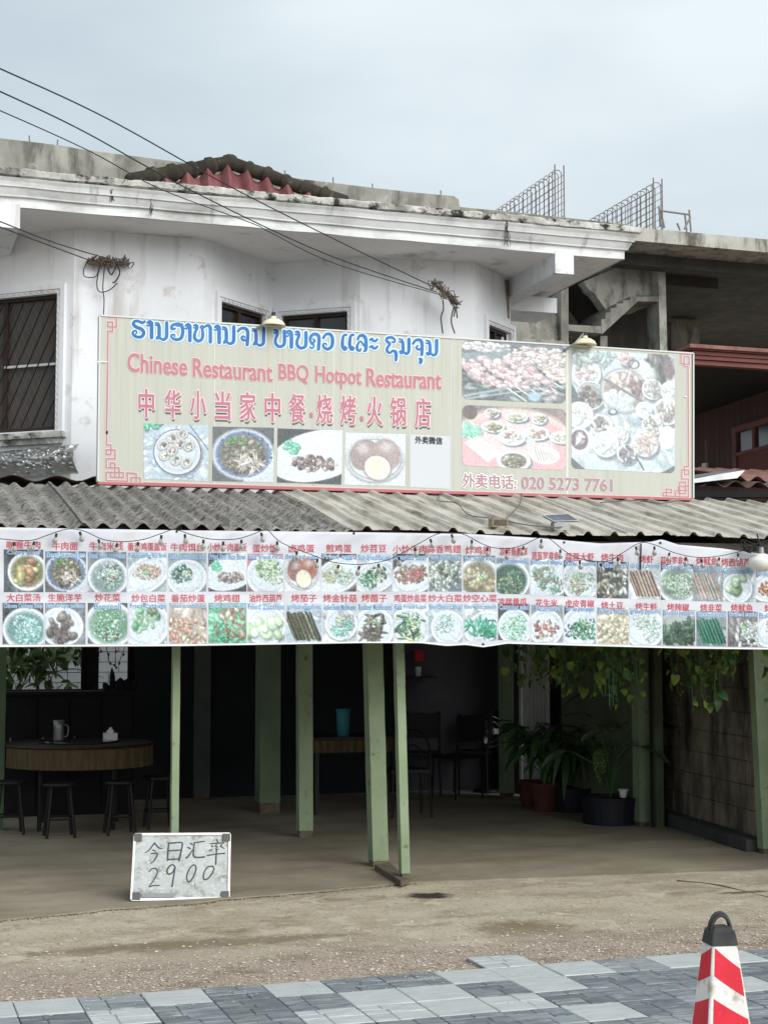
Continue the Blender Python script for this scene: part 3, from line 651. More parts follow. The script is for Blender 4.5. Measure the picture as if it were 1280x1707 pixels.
bk = thing('brick_stack', P(978, 541, 21.5), 'small stack of red bricks seen through the concrete opening beside the stair', 'bricks')
for j in range(3):
    for i in range(4):
        a = P(967 + i * 6 + (j % 2) * 3, 541 - j * 5, 21.5); MB().box((a.x, 21.5, a.z), (a.x + .045, 21.6, a.z + .032)).build('brick', m_b, bk)
t_ = thing('rebar_row', P(1030, 445, 19.25), 'row of short rebar stubs along the top of the weathered stair wall', 'rebar')
for i in range(13):
    x = 1000 + i * 4.4; y = 457 - (x - 1001) * .39
    MB().tube([P(x, y + 2, 19.3), P(x + .5, y - 8, 19.3)], .012, 5).build('bar', m_steel, t_)
def cage(xn, ytop, xf, yft, Yn, lab, n_):
    a = P(xn, ytop, Yn); X0 = a.x; f_ = PX(xf, yft, X0); zt = a.z; zb = fz - .1; t_ = thing('rebar_cage', (X0, Yn, fz), lab, 'rebar cage', 'rebar cages standing on the concrete roof')
    Yf = f_.y
    for i in range(n_):
        y = Yn + (Yf - Yn) * i / (n_ - 1) + random.uniform(-.03, .03)
        MB().tube([(X0, y, zb), (X0, y, zt - .03), (X0 - .03, y, zt), (X0 - .10, y, zt), (X0 - .13, y, zt - .03), (X0 - .13, y, zb)], .0062, 5).build('bar', m_steel, t_)
    z = zb + .12
    while z < zt - .02:
        MB().tube([(X0 + .006, Yn - .05, z), (X0 + .006, Yf + .05, z + random.uniform(-.02, .02))], .0034, 4).build('tie', m_steel, t_); 
        MB().tube([(X0 - .136, Yn - .05, z), (X0 - .136, Yf + .05, z)], .0034, 4).build('tie', m_steel, t_); z += .092
    for dx in (0, -.13): MB().tube([(X0 + dx, Yn - .06, zb), (X0 + dx, Yn - .06, zt + .05)], .010, 5).build('bar', m_steel, t_)
cage(936, 284, 838, 345, 18.5, 'grey rebar cage on the concrete roof directly over the white cornice', 15)
cage(1099, 306, 990, 354, 18.5, 'grey rebar cage on the concrete roof beside the low pipe frame', 15)
fr = thing('pipe_frame', P(1125, 384, 18.6), 'low rusty pipe frame on the concrete roof right of the rebar cage', 'pipe frame')
for p_, q_ in (((1098, 351), (1149, 358)), ((1148, 350), (1151, 386)), ((1098, 345), (1100, 378)), ((1101, 352), (1107, 380)), ((1141, 358), (1144, 386)), ((1140, 382), (1150, 362)), ((1133, 384), (1128, 372))):
    MB().tube([P(*p_, 18.6), P(*q_, 18.6)], .013, 6).build('pipe', m_steel, fr)

# ================================================================== BROWN TIMBER HOUSE AT THE RIGHT
ho = thing('brown_house', (9, 14, 0), 'dark brown timber board house with red brown moulded eave right of the big sign', 'house')
YH_ = 14.2
a = (P(1140, 700, 18).x, 18.0); b = (P(1330, 700, 14.9).x, 14.9); d, n_, L = facet_frame(a, b); A3 = Vector((a[0], a[1], 0))
fa = P(1157, 604, YH_); fb2 = P(1330, 628, YH_)
zf0, zf1 = P(1200, 610, YH_).z, P(1200, 583, YH_).z
for i, (o, z0, z1) in enumerate(((.0, 0, .3), (.03, .3, .55), (.05, .55, .8), (.085, .8, 1))):
    zz0 = zf0 + (zf1 - zf0) * z0; zz1 = zf0 + (zf1 - zf0) * z1 - .004; MB().box((fa.x - o, YH_ - o, zz0), (14, YH_ + .1, zz1)).build('eave_board', m_redwood, ho)
rm = MB(); vs, fs = [], []
for j in range(2):
    for i in range(121):
        x = fa.x - .12 + i * .05; vs.append((x, YH_ - .12 + j * 3.2, zf1 + .012 + j * .03 + .012 * math.sin(x * 26)))
for i in range(120): fs.append((i, i + 1, 122 + i, 121 + i))
rm.add(vs, fs); rm.prism([(fa.x - .12, YH_ - .12, zf1 - .02), (14, YH_ - .12, zf1 - .02), (14, YH_ - .12, zf1 + .018), (fa.x - .12, YH_ - .12, zf1 + .018)], (0, .3, 0)); rm.build('roof', m_brownroof, ho)
MB().box((fa.x + .02, YH_ + .1, zf0 + .03), (14, 19, zf0 + .06)).build('soffit', m_dkwood2, ho)
r = random.Random(4); s = 0
while s < L:
    w_ = .15 + r.uniform(-.01, .015); q0 = A3 + d * s; q1 = A3 + d * min(L, s + w_ - .006)
    MB().prism([q0 + Vector((0, 0, 2.2)), q1 + Vector((0, 0, 2.2)), q1 + Vector((0, 0, zf0 + .03)), q0 + Vector((0, 0, zf0 + .03))], -n_ * .03 + n_ * r.uniform(-.006, .006)).build('board', m_brownwall, ho); s += w_
MB().prism([A3 - n_ * .04, A3 + d * L - n_ * .04, A3 + d * L - n_ * .04 + Vector((0, 0, zf0)), A3 - n_ * .04 + Vector((0, 0, zf0))], -n_ * .05).build('wall', m_dkwood2, ho)
h0 = HIT(1229, 722, a, b); h1 = HIT(1330, 690, a, b); h2 = HIT(1229, 790, a, b); s0, s1 = (h0 - A3).dot(d), (h1 - A3).dot(d)
def hb(mb, u0, u1, v0, v1, o0, o1): mb.prism([A3 + d * u0 + n_ * o0 + Vector((0, 0, v0)), A3 + d * u1 + n_ * o0 + Vector((0, 0, v0)), A3 + d * u1 + n_ * o0 + Vector((0, 0, v1)), A3 + d * u0 + n_ * o0 + Vector((0, 0, v1))], n_ * (o1 - o0))
wf = MB(); zt = h0.z; zb = h2.z; wz = HIT(1240, 753, a, b).z
for (u0, u1, v0, v1) in ((s0 - .06, s0, zb, zt + .07), (s0, s1, zt, zt + .07), (s0, s1, wz - .04, wz), (s0, s0 + .04, zb, zt)): hb(wf, u0, u1, v0, v1, .008, .05)
mid_ = (HIT(1260, 720, a, b) - A3).dot(d); hb(wf, mid_ - .03, mid_ + .03, wz, zt, .008, .045); wfo = wf.build('window', m_redwood, ho)
pm = MB(); hb(pm, s0 + .04, mid_ - .03, wz, zt, .01, .015); pm.build('pane', m_glass_dk, wfo); pm = MB(); hb(pm, mid_ + .03, s1, wz, zt, .01, .015); pm.build('pane', m_glass_dk, wfo)
pm = MB(); hb(pm, s0 + .04, s1, zb - .6, wz - .04, .008, .03); pm.build('lower_panel', m_panelred, wfo)
c = HIT(1171, 783, a, b); mt = thing('meter_box', c, 'small pale meter box with thin conduit on the brown board wall', 'meter box')
MB().box((c.x - .05, c.y - .16, c.z - .07), (c.x + .05, c.y - .06, c.z + .07)).build('case', m_whiteplas, mt)
MB().tube([c + Vector((0, -.1, .07)), c + Vector((0, -.1, .36)), c + Vector((.02, -.1, .45))], .012, 6).build('conduit', m_alu, mt)

# small overlapping roofs at the right, above the awning
lr = thing('lower_roof', P(1220, 830, 12.2), 'small rusty corrugated lean-to roof with dark beam below the brown house', 'roof')
def corr(name, X0, X1, Y0, Y1, z0, z1, pitch, amp, m, par, kind='sin', th=.006, seg=8, zfun=None, nj=4, jit=.0):
    b_ = MB(); n_ = max(2, int((X1 - X0) / pitch * seg)); top, bot = [], []
    for j in range(nj):
        v = j / (nj - 1)
        for i in range(n_ + 1):
            x = X0 + (X1 - X0) * i / n_; u = (x / pitch) % 1
            h = amp * math.sin(2 * math.pi * u) if kind == 'sin' else amp * 2 * max(0, min(1, (1 - abs(u - .5) / .17) * 1.6)) + amp * .25 * max(0, 1 - abs(u - .0) / .06) + amp * .25 * max(0, 1 - abs(u - 1) / .06)
            zz = (z0 + (z1 - z0) * v if zfun is None else zfun(x, v)) + h; y = Y0 + (Y1 - Y0) * v
            k_ = jit * noise.noise(Vector((x * 1.3, y * 1.3, 9))); top.append((x, y, zz + k_))
    nn = n_ + 1
    b_.add(top + [(x, y, z - th) for x, y, z in top], [(j * nn + i, j * nn + i + 1, (j + 1) * nn + i + 1, (j + 1) * nn + i) for j in range(nj - 1) for i in range(n_)] +
           [(nj * nn + j * nn + i, nj * nn + (j + 1) * nn + i, nj * nn + (j + 1) * nn + i + 1, nj * nn + j * nn + i + 1) for j in range(nj - 1) for i in range(n_)] +
           [(i, nj * nn + i, nj * nn + i + 1, i + 1) for i in range(n_)] + [(j * nn, (j + 1) * nn, nj * nn + (j + 1) * nn, nj * nn + j * nn) for j in range(nj - 1)] +
           [(j * nn + n_, nj * nn + j * nn + n_, nj * nn + (j + 1) * nn + n_, (j + 1) * nn + n_) for j in range(nj - 1)])
    return b_.build(name, m, par, smooth=(kind == 'sin'))
a = P(1150, 806, 12.5); corr('roof_sheet', a.x, a.x + 1.4, 12.4, 14, a.z, a.z + .22, .24, .03, m_rust_sheet, lr)
a = P(1225, 800, 12.7); corr('roof_sheet', a.x, a.x + 1.2, 12.6, 14, a.z + .01, a.z + .25, .2, .025, m_brownroof, lr)
a = P(1130, 829, 12.4); b = P(1330, 819, 12.4); MB().prism([a, P(1330, 829, 12.4), b, P(1130, 817, 12.4)], (0, .12, 0)).build('beam', m_dkwood2, lr)
fl = MB(); fl.prism([P(1148, 806, 12.35), P(1228, 797, 12.35), P(1241, 784, 12.35), P(1200, 790, 12.35), P(1148, 800, 12.35)], (0, .5, .04)); o = fl.build('flashing', m_silver, lr)

# ================================================================== AWNING
ZE = lambda x: P(300, 882, YE).z + (x - P(300, 882, YE).x) * ((P(1240, 898, YE).z - P(300, 882, YE).z) / (P(1240, 898, YE).x - P(300, 882, YE).x))
YR = 12.12; ra_, rb_ = P(60, 808, YR), P(1190, 838, YR)
ZR = lambda x: ra_.z + (x - ra_.x) * (rb_.z - ra_.z) / (rb_.x - ra_.x)
zf = lambda x, v: ZE(x) + (ZR(x) - ZE(x)) * v
aw = thing('awning', (3.5, 11, 2.3), 'grey corrugated awning roof sloping down over the restaurant front below the big sign', 'awning')
XA, XB, XC = P(-120, 882, YE).x, P(588, 884, YE).x, P(1500, 900, YE).x
pit = (P(233, 880, YE).x - P(200, 880, YE).x); x = XB; i = 0
while x > XA:
    x0 = max(XA, x - pit * 7); corr('roof_sheet', x0 - .03, x, YE - .02 * (i % 2) - .03, YR, 0, 0, pit, .021, m_fibro, aw, zfun=lambda x, v, k=i: zf(x, v) + .012 * (k % 2), jit=.012, nj=8); x = x0; i += 1
x = XB; i = 0
while x < XC:
    x1 = x + .84; corr('roof_sheet', x - .04, x1, YE + .015 * (i % 3), YR, 0, 0, .21, .014, m_sheet, aw, kind='trap', zfun=lambda x, v, k=i: zf(x, v) + .006 - .009 * (k % 2) + .012, jit=.015, seg=24, nj=6); x = x1; i += 1
MB().box((XA, YE + .06, ZE(XA) - .11), (XB, YE + .13, ZE(XA) - .04)).build('eave_beam', m_beam, aw)
bb = MB(); bb.prism([(XB, YE + .06, ZE(XB) - .11), (XC, YE + .06, ZE(XC) - .13), (XC, YE + .06, ZE(XC) - .03), (XB, YE + .06, ZE(XB) - .04)], (0, .07, 0)); bb.build('eave_beam', m_beam, aw)
for k in range(9):
    X = XA + .4 + k * .95; b2_ = MB(); b2_.bar((X, YE + .14, ZE(X) - .09), (X, YR, ZR(X) - .09), .05, .09); b2_.build('rafter', m_beam, aw)
# second darker roof between awning and wall at the left
dr = thing('dark_roof', P(60, 800, 12.5), 'dark rusty corrugated roof piece between the awning and the foil wrapped ledge', 'roof')
a = P(-60, 797, 12.5); b = P(176, 800, 12.5); corr('roof_sheet', a.x, b.x, 12.3, 13.6, P(60, 799, 12.5).z, P(60, 799, 12.5).z + .05, .33, .022, m_rust_sheet, dr, jit=.02)
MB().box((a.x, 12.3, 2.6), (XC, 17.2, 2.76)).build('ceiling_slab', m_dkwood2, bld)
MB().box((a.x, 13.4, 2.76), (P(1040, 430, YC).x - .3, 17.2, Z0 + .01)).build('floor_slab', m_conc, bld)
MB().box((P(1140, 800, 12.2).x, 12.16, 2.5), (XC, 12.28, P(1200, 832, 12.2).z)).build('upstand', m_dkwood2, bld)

# crumpled foil on the ledge below the window
a, b, d, n_, A3, s0, s1, zb, zt = W1
def foil(xa, xb, yt, yb_, seed):
    f = MB(); vs, fs = [], []; NU, NV = 46, 16
    for j in range(NV + 1):
        for i in range(NU + 1):
            u, v = i / NU, j / NV; px = xa + (xb - xa) * u; p_ = HIT(px, yt[0] + (yt[1] - yt[0]) * u + (yb_[0] + (yb_[1] - yb_[0]) * u - yt[0] - (yt[1] - yt[0]) * u) * v, a, b)
            out = .10 + .09 * math.sin(math.pi * v) ** .8; q_ = p_ + n_ * out; c = noise.noise_vector(Vector((u * 3 + seed, v * 3, seed))) * .03; c2 = noise.noise(Vector((u * 5 + seed, v * 8 + u * 2, 2))); q_ += n_ * (abs(c2) * -.05 + c.x * .7 + abs(noise.noise(Vector((u * 16, v * 18, 4)))) * -.012) + Vector((0, 0, c.z * .4)); vs.append(q_)
    for j in range(NV):
        for i in range(NU): fs.append((j * (NU + 1) + i, j * (NU + 1) + i + 1, (j + 1) * (NU + 1) + i + 1, (j + 1) * (NU + 1) + i))
    f.add(vs, fs); return f
ft = thing('foil_wrap', HIT(70, 785, a, b), 'crumpled silver foil wrapped round a ledge below the barred window', 'foil')
foil(-60, 62, (760, 750), (806, 796), 1).build('foil_sheet', m_foil, ft); foil(58, 142, (748, 742), (796, 790), 5).build('foil_sheet', m_foil, ft)

# ================================================================== BIG SIGN
sg = thing('signboard', P(655, 817, YS), 'long faded cream restaurant signboard with dish pictures standing above the awning', 'sign')
sgn = lambda px, py, off: P(px, py, YS - off)
pan = MB(); pan.prism([sgn(163, 803, 0), sgn(1152, 831, 0), sgn(1152, 590, 0), sgn(166, 527, 0)], (0, .07, 0)); pan.build('panel', m_signbg, sg)
ed = MB(); cs = [(163, 803), (1152, 831), (1152, 590), (166, 527)]
for (x0, y0), (x1, y1) in ((cs[0], cs[3]), (cs[1], cs[2]), (cs[3], cs[2])): ed.bar(sgn(x0, y0, -.03), sgn(x1, y1, -.03), .012, .076, up=Vector((0, 1, 0)))
ed.build('edge_trim', m_signedge, sg)
eb = MB(); eb.bar(sgn(163, 806, -.03), sgn(1152, 833, -.03), .020, .08, up=Vector((0, 1, 0))); eb.build('red_bottom_trim', mat('faded_red_metal', (176, 104, 108), rough=.5), sg)
for px, y0, y1 in ((945, 577, 826), (556, 552, 814), (358, 540, 808), (752, 565, 820)):
    sm = MB(); sm.bar(sgn(px, y0 + 2, .0008), sgn(px, y1 - 2, .0008), .0028 if px != 945 else .02, .0015, up=Vector((0, 1, 0))); sm.build('seam', m_paleline if px != 945 else m_signedge, sg)
for px, py in ((166, 603), (1150, 661)):
    MB().bar(sgn(px - 6, py, .004), sgn(px + 14 if px < 600 else px - 10, py + .5, .004), .01, .008).build('clip', m_paleline, sg)
# --- Lao title: brush strokes traced letter by letter (x, y in the enlarged view)
def LA(q): return [(200 + p[0] / 4.923, 520 + p[1] / 4.923) + tuple(p[2:]) for p in q]
def LB(q): return [(440 + p[0] / 4.129, 530 + p[1] / 4.129) + tuple(p[2:]) for p in q]
lao = []
def aa(x, y, h): return [[(x - 30, y + 32, .55), (x - 14, y + 36, .5), (x - 10, y + 18, .5), (x - 26, y + 10, .6), (x - 8, y - 2, .9), (x + 8, y + 10, 1.2), (x + 10, y + 30, 1.3), (x + 10, y + h, 1.3)]]
def no_(x, y): return [[(x, y + 22, .55), (x + 16, y + 26, .5), (x + 16, y + 8, .5), (x + 2, y + 6, .7)], [(x + 22, y + 10, .9), (x + 30, y + 40, 1.2), (x + 30, y + 120, 1.2), (x + 22, y + 132, .6), (x + 8, y + 136, .5), (x + 14, y + 118, .5), (x + 30, y + 124, .7), (x + 60, y + 142, 1), (x + 88, y + 126, 1.2), (x + 92, y + 80, 1.2), (x + 92, y + 4, 1.2)]]
L1 = [[(205, 78, .9), (185, 88, 1), (158, 76, .9), (125, 76, 1), (112, 98, 1.1), (135, 122, 1.2), (180, 142, 1.2), (198, 172, 1.2), (180, 202, 1.1), (145, 205, 1), (115, 190, .9), (108, 165, .8), (128, 152, .6), (142, 166, .5), (132, 180, .5)]]
L1 += aa(252, 78, 132) + no_(294, 84)
L1 += [[(512, 100, .8), (480, 112, .8), (450, 100, .9), (428, 116, 1), (430, 138, 1), (455, 136, .7)], [(440, 106, .9), (478, 96, 1), (510, 116, 1.2), (518, 165, 1.2), (502, 215, 1.2), (460, 226, 1), (428, 210, .8), (426, 188, .7), (448, 186, .6), (452, 202, .5)]]
L1 += aa(566, 102, 132)
L1 += [[(606, 128, .5), (622, 132, .5), (624, 114, .5), (608, 110, .6), (628, 106, .8), (636, 130, 1), (618, 170, 1), (616, 215, 1.1), (645, 238, 1.1), (675, 220, 1.1), (682, 180, 1.1), (676, 140, .8), (662, 124, .5), (676, 112, .6), (690, 130, .7)], [(684, 130, .7), (720, 110, 1), (742, 126, 1.2), (744, 170, 1.2), (744, 246, 1.2)]]
L1 += aa(806, 114, 136) + no_(844, 118)
L1 += [[(970, 158, .9), (992, 136, 1), (1026, 134, 1.1), (1048, 154, 1.2), (1050, 200, 1.2), (1046, 268, 1.2)], [(1040, 228, .8), (1016, 232, .9), (1000, 214, .8), (1010, 198, .7), (1026, 208, .6)]] + no_(1088, 132)
L2 = []
def bo(x, y): return [[(x, y + 20, .55), (x + 14, y + 24, .5), (x + 14, y + 8, .5), (x + 2, y + 4, .7), (x + 20, y + 4, 1), (x + 26, y + 30, 1.1), (x + 14, y + 62, 1), (x + 14, y + 94, 1.1), (x + 36, y + 114, 1.1), (x + 64, y + 108, 1.1), (x + 74, y + 84, 1.2), (x + 74, y + 8, 1.2)]]
L2 += bo(68, 82) + aa(180, 90, 110) + bo(216, 92)
L2 += [[(318, 200, .6), (332, 208, .6), (344, 196, .6), (338, 176, .7), (322, 164, .9), (322, 130, 1.1), (348, 110, 1.1), (376, 122, 1.2), (380, 160, 1.2), (376, 214, 1.2)], [(330, 180, .7), (350, 158, .8), (338, 144, .5)]]
L2 += [[(410, 136, 1), (428, 112, 1), (456, 112, 1.1), (472, 140, 1.2), (468, 192, 1.2), (440, 214, 1.1), (412, 200, .9), (410, 180, .7), (426, 174, .5), (432, 188, .5)]]
for x in (540, 590): L2 += [[(x + 26, 116, .9), (x + 10, 120, .9), (x + 2, 150, 1.1), (x + 2, 196, 1.2), (x + 18, 218, 1), (x + 30, 206, .6), (x + 18, 196, .5)]]
L2 += [[(646, 148, .8), (660, 122, 1), (688, 124, 1.2), (702, 150, 1.2), (702, 214, 1.2), (690, 228, .8)], [(690, 190, .8), (664, 160, .6), (644, 186, .9), (642, 214, 1), (660, 226, .8), (668, 210, .5)]]
for y in (150, 200): L2 += [[(732, y, .9), (744, y - 8, .8), (752, y + 6, .9), (768, y + 8, .9), (780, y - 4, .8)]]
L2 += [[(882, 164, .6), (898, 168, .6), (900, 148, .8), (880, 134, 1), (850, 138, 1), (844, 158, 1), (866, 178, 1), (850, 204, 1), (848, 228, 1), (868, 240, .8), (886, 226, .9), (906, 234, 1.2), (910, 262, 1.2), (908, 290, 1)]]
L2 += [[(p[0] * .86 + 128 if False else p[0], p[1], p[2]) for p in s_] for s_ in [[(930, 162, .55), (944, 166, .5), (944, 148, .5), (932, 144, .7)], [(948, 150, .9), (956, 176, 1.1), (956, 232, 1.1), (940, 244, .5), (934, 228, .5), (958, 232, .7), (980, 246, 1), (996, 230, 1.1), (998, 190, 1.2), (998, 146, 1.2)]]]
L2 += [[(1026, 176, .9), (1044, 154, 1), (1070, 150, 1.1), (1086, 168, 1.2), (1088, 210, 1.2), (1086, 252, 1.1)], [(1078, 214, .8), (1060, 216, .8), (1048, 202, .7), (1060, 190, .6)], [(1070, 280, .8), (1084, 288, 1.1), (1076, 312, .9), (1070, 296, .5)]]
L2 += [[(1116, 172, .55), (1130, 176, .5), (1130, 158, .5), (1118, 154, .7)], [(1134, 160, .9), (1142, 186, 1.1), (1142, 240, 1.1), (1126, 254, .5), (1118, 240, .5), (1142, 242, .7), (1168, 256, 1), (1186, 240, 1.1), (1188, 200, 1.2), (1188, 154, 1.2)]]
strokes = [LA(s_) for s_ in L1] + [LB(s_) for s_ in L2]
o1 = MB(); o2 = MB()
for i, s_ in enumerate(strokes):
    ribbon(o1, [(p[0], p[1], p[2] + .85) for p in s_], 5.0, sgn, .0022 + i * 2e-5); ribbon(o2, s_, 4.7, sgn, .0050 + i * 2e-5)
o1.build('lettering_outline', m_bluepale, sg); o2.build('lettering', m_blue, sg)
def sign_cjk(body, x0, y0, x1, y1, h, m, r_, out=None, orad=2.2, sh=None, o=.003):
    if sh: b_ = MB(); text(b_, body, x0 + .6, y0 + 4.6, x1 + .6, y1 + 4.6, h, sgn, o - .0012, 0, st=strikes(r_ + .3, n=6)); b_.build('lettering_shadow', sh, sg)
    if out: b_ = MB(); text(b_, body, x0, y0, x1, y1, h, sgn, o, 0, st=strikes(r_ + orad, n=12) + strikes((r_ + orad) * .5, n=6)[1:]); b_.build('lettering_outline', out, sg)
    b_ = MB(); text(b_, body, x0, y0, x1, y1, h, sgn, o + .002, 0, st=strikes(r_, r_ * .8, n=8)); return b_.build('lettering', m, sg)
def sign_text(body, x0, y0, x1, y1, h, m, bold, out=None, ob=0, sh=None, o=.003):
    if out: b_ = MB(); text(b_, body, x0, y0, x1, y1, h, sgn, o, bold + ob, base=bold); b_.build('lettering_outline', out, sg)
    if sh: b_ = MB(); text(b_, body, x0 + 1.2, y0 + 4.6, x1 + 1.2, y1 + 4.6, h, sgn, o - .001, bold + .004, base=bold); b_.build('lettering_shadow', sh, sg)
    b_ = MB(); text(b_, body, x0, y0, x1, y1, h, sgn, o + .002, bold); return b_.build('lettering', m, sg)
# capitals stand on the line y = 618 .. 643
sign_text('Chinese', 213, 619.5, 313, 627, 32, m_pink, .020, m_pinkpale, .028)
sign_text('Restaurant', 322, 628, 455, 637, 31.5, m_pink, .020, m_pinkpale, .028)
sign_text('BBQ', 465, 637.5, 515, 640.5, 32, m_pink, .020, m_pinkpale, .028)
sign_text('Hotpot', 526, 646, 603, 650.5, 37, m_pink, .020, m_pinkpale, .028)
sign_text('Restaurant', 611, 644.5, 736, 649.5, 31, m_pink, .020, m_pinkpale, .028)
cx = [(245, '中'), (289, '华'), (331, '小'), (372, '当'), (414, '家'), (455, '中'), (496, '餐'), (541, '烧'), (581, '烤'), (625, '火'), (664, '锅'), (705, '店')]
for x, ch in cx:
    y = 696 + (x - 245) * .034
    sign_cjk(ch, x - 13, y - 1, x + 12, y - .2, 47, m_pink2, .6, m_pinkpale, 1.7, m_shadowp)
for x, y in ((519, 694), (603, 700)):
    b_ = MB(); ribbon(b_, [(x, y - 4), (x + .5, y)], 5, sgn, .006); b_.build('lettering', m_pink2, sg)
sign_cjk('外卖电话:', 771, 812, 860, 816, 23, m_phone, .6, m_paleline, 1.5)
sign_text('020 5273 7761', 869, 815, 1021, 819.5, 21.5, m_phone, .022, m_paleline, .02)
b_ = MB(); b_.add([sgn(683, 724, .002), sgn(683, 812, .002), sgn(750, 815, .002), sgn(750, 727, .002)], [(0, 1, 2, 3)]); b_.build('white_panel', m_qrpanel, sg)
sign_cjk('外卖微信', 692, 739, 737, 741, 12, m_blackp, .3)
# fret ornaments and border line
def fret(segs, w_=2.6):
    for s_ in segs:
        pass
    b1_, b2_ = MB(), MB(); i = 0
    for s_ in segs:
        for (x0, y0), (x1, y1) in zip(s_[:-1], s_[1:]):
            for bb_, ww, oo in ((b1_, w_ + 2, .002), (b2_, w_, .0032)):
                dx, dy = x1 - x0, y1 - y0; l = math.hypot(dx, dy); dx, dy = dx / l, dy / l; h = ww / 2; o_ = oo + i * 1.2e-5
                bb_.add([sgn(x0 - dx * h - dy * h, y0 - dy * h + dx * h, o_), sgn(x0 - dx * h + dy * h, y0 - dy * h - dx * h, o_), sgn(x1 + dx * h + dy * h, y1 + dy * h - dx * h, o_), sgn(x1 + dx * h - dy * h, y1 + dy * h + dx * h, o_)], [(0, 1, 2, 3)]); i += 1
    b1_.build('fret_outline', m_pinkpale, sg); b2_.build('fret_ornament', m_pinkline, sg)
Z = lambda q, ox, oy: [[(ox + x / 12.8, oy + y / 12.8) for x, y in s_] for s_ in q]
fret(Z([[(245, 110), (445, 118), (445, 320), (260, 315), (260, 215), (360, 215), (360, 415), (262, 405), (255, 1280)]], 160, 520))
fret([[(180, 618), (178, 722)]], 3)
fret(Z([[(235, 0), (235, 280), (325, 275), (325, 480), (225, 480), (225, 380), (415, 385), (415, 570), (225, 570), (225, 760), (500, 765), (500, 870)],
        [(320, 760), (320, 660), (410, 665), (410, 965), (320, 960), (320, 860), (590, 870), (590, 970), (410, 968)], [(320, 860), (225, 860), (225, 1040), (680, 1052), (672, 875), (865, 885), (865, 1060)], [(500, 870), (500, 968)], [(760, 1060), (760, 970), (950, 980), (950, 1070)]], 160, 720))
fret([[(240, 804.5), (1100, 829)]], 1.6)
Q = lambda q: [[(940 + x / 5.82, 575 + y / 5.82) for x, y in s_] for s_ in q]
fret(Q([[(1215, 95), (1130, 88), (1132, 180), (1210, 190), (1210, 115), (1165, 112), (1160, 205), (1200, 210), (1205, 1180)]]), 2.2)
fret(Q([[(1205, 1180), (1165, 1178), (1165, 1255), (1208, 1255), (1208, 1215), (1140, 1212), (1140, 1300), (1205, 1300), (1205, 1475), (1080, 1470), (1080, 1410), (1190, 1412)],
        [(1120, 1475), (1120, 1330), (1175, 1330), (1175, 1440), (1110, 1440), (1110, 1370), (1205, 1370)], [(1080, 1468), (960, 1464), (962, 1430), (1040, 1432), (1040, 1400), (990, 1398), (990, 1464)]]), 2.2)

# --- dish pictures on the sign
def sp_oyster():
    c = Cv(96, 84, (176, 196, 212), 3); c.bits(.5, .5, .7, .7, 60, .05, [(170, 190, 208), (190, 206, 218)], 2, dark=.95); c.bits(.12, .03, .16, .05, 14, .03, [(90, 176, 140)], 2); c.line(.7, 0, 1, .45, .012, (110, 130, 146))
    c.plate(.52, .5, .36, .40, (196, 210, 222)); c.ring(.52, .5, .36, .4, (90, 100, 116), .03)
    for x, y in ((.44, .24), (.6, .17), (.7, .38), (.55, .34), (.3, .38), (.33, .56), (.5, .64), (.66, .68), (.44, .47)):
        c.ell(x, y + .01, .085, .105, (110, 116, 122), .5, .1).ell(x, y, .078, .098, (206, 208, 204), .5, .1).ell(x, y, .05, .068, (150, 150, 146), .5, .2); c.bits(x, y, .04, .06, 6, .016, [(110, 110, 106), (220, 220, 214)], 1.5)
    return c
def sp_noodle():
    c = Cv(90, 80, (84, 88, 92), 4); c.poly([(.6, .7), (1, .5), (1, 1), (.5, 1)], (196, 206, 218)); c.ell(.5, .5, .50, .46, (214, 224, 236)); c.ell(.5, .5, .45, .42, (92, 118, 164)); c.bits(.5, .5, .46, .42, 160, .014, [(150, 172, 208), (70, 96, 146)], 1.3); c.ell(.5, .51, .39, .36, (108, 106, 98), 0, .1)
    c.bits(.5, .5, .34, .32, 120, .03, [(120, 112, 100), (92, 104, 84), (150, 140, 124), (90, 84, 78)], 1.8); c.bits(.62, .66, .24, .16, 40, .014, [(206, 202, 196), (184, 170, 164)], 6); c.bits(.4, .25, .16, .1, 30, .02, [(86, 124, 80)], 1.6); return c
def sp_rice(w_=96, h_=84):
    c = Cv(w_, h_, (72, 78, 82), 5); c.ell(.62, .48, .75, .44, (208, 220, 230), -.35); c.ring(.62, .48, .74, .43, (232, 238, 242), .03, -.35); c.ell(.62, .34, .24, .22, (214, 222, 232), 0, .2)
    c.bits(.22, .34, .11, .14, 40, .025, [(96, 184, 150), (120, 200, 170)], 1.8, dark=.8); c.bits(.57, .62, .34, .13, 110, .028, [(150, 140, 138), (176, 166, 162), (112, 102, 102)], 1.2, ang=1.9); return c
def sp_egg(w_=96, h_=80, brown=((150, 134, 136), (164, 146, 146))):
    c = Cv(w_, h_, (206, 214, 220), 6); c.ell(.5, .52, .48, .44, (120, 128, 134)); c.ell(.5, .5, .47, .43, (206, 214, 220)); c.ring(.5, .5, .43, .38, (150, 156, 162), .04)
    c.ell(.32, .42, .23, .30, brown[0], .2).ell(.68, .4, .24, .30, brown[1], -.2).ell(.3, .3, .10, .10, (196, 184, 184), 0, .6).ell(.68, .26, .1, .08, (200, 188, 186), 0, .6).ell(.54, .67, .225, .25, (110, 102, 100), -.4, .12).ell(.54, .66, .21, .235, (222, 222, 208), -.4).ell(.53, .65, .13, .15, (226, 222, 190), -.4, .3); return c
print_grid(sp_oyster().fadeout((208, 220, 228), 0.12, 8), [(240, 706), (348, 709), (347, 802), (240, 798)], sgn, .002, 'dish_photo', sg)
print_grid(sp_noodle().fadeout((208, 220, 228), 0.2, 8), [(355, 711), (457, 713), (456, 804), (354, 802)], sgn, .002, 'dish_photo', sg)
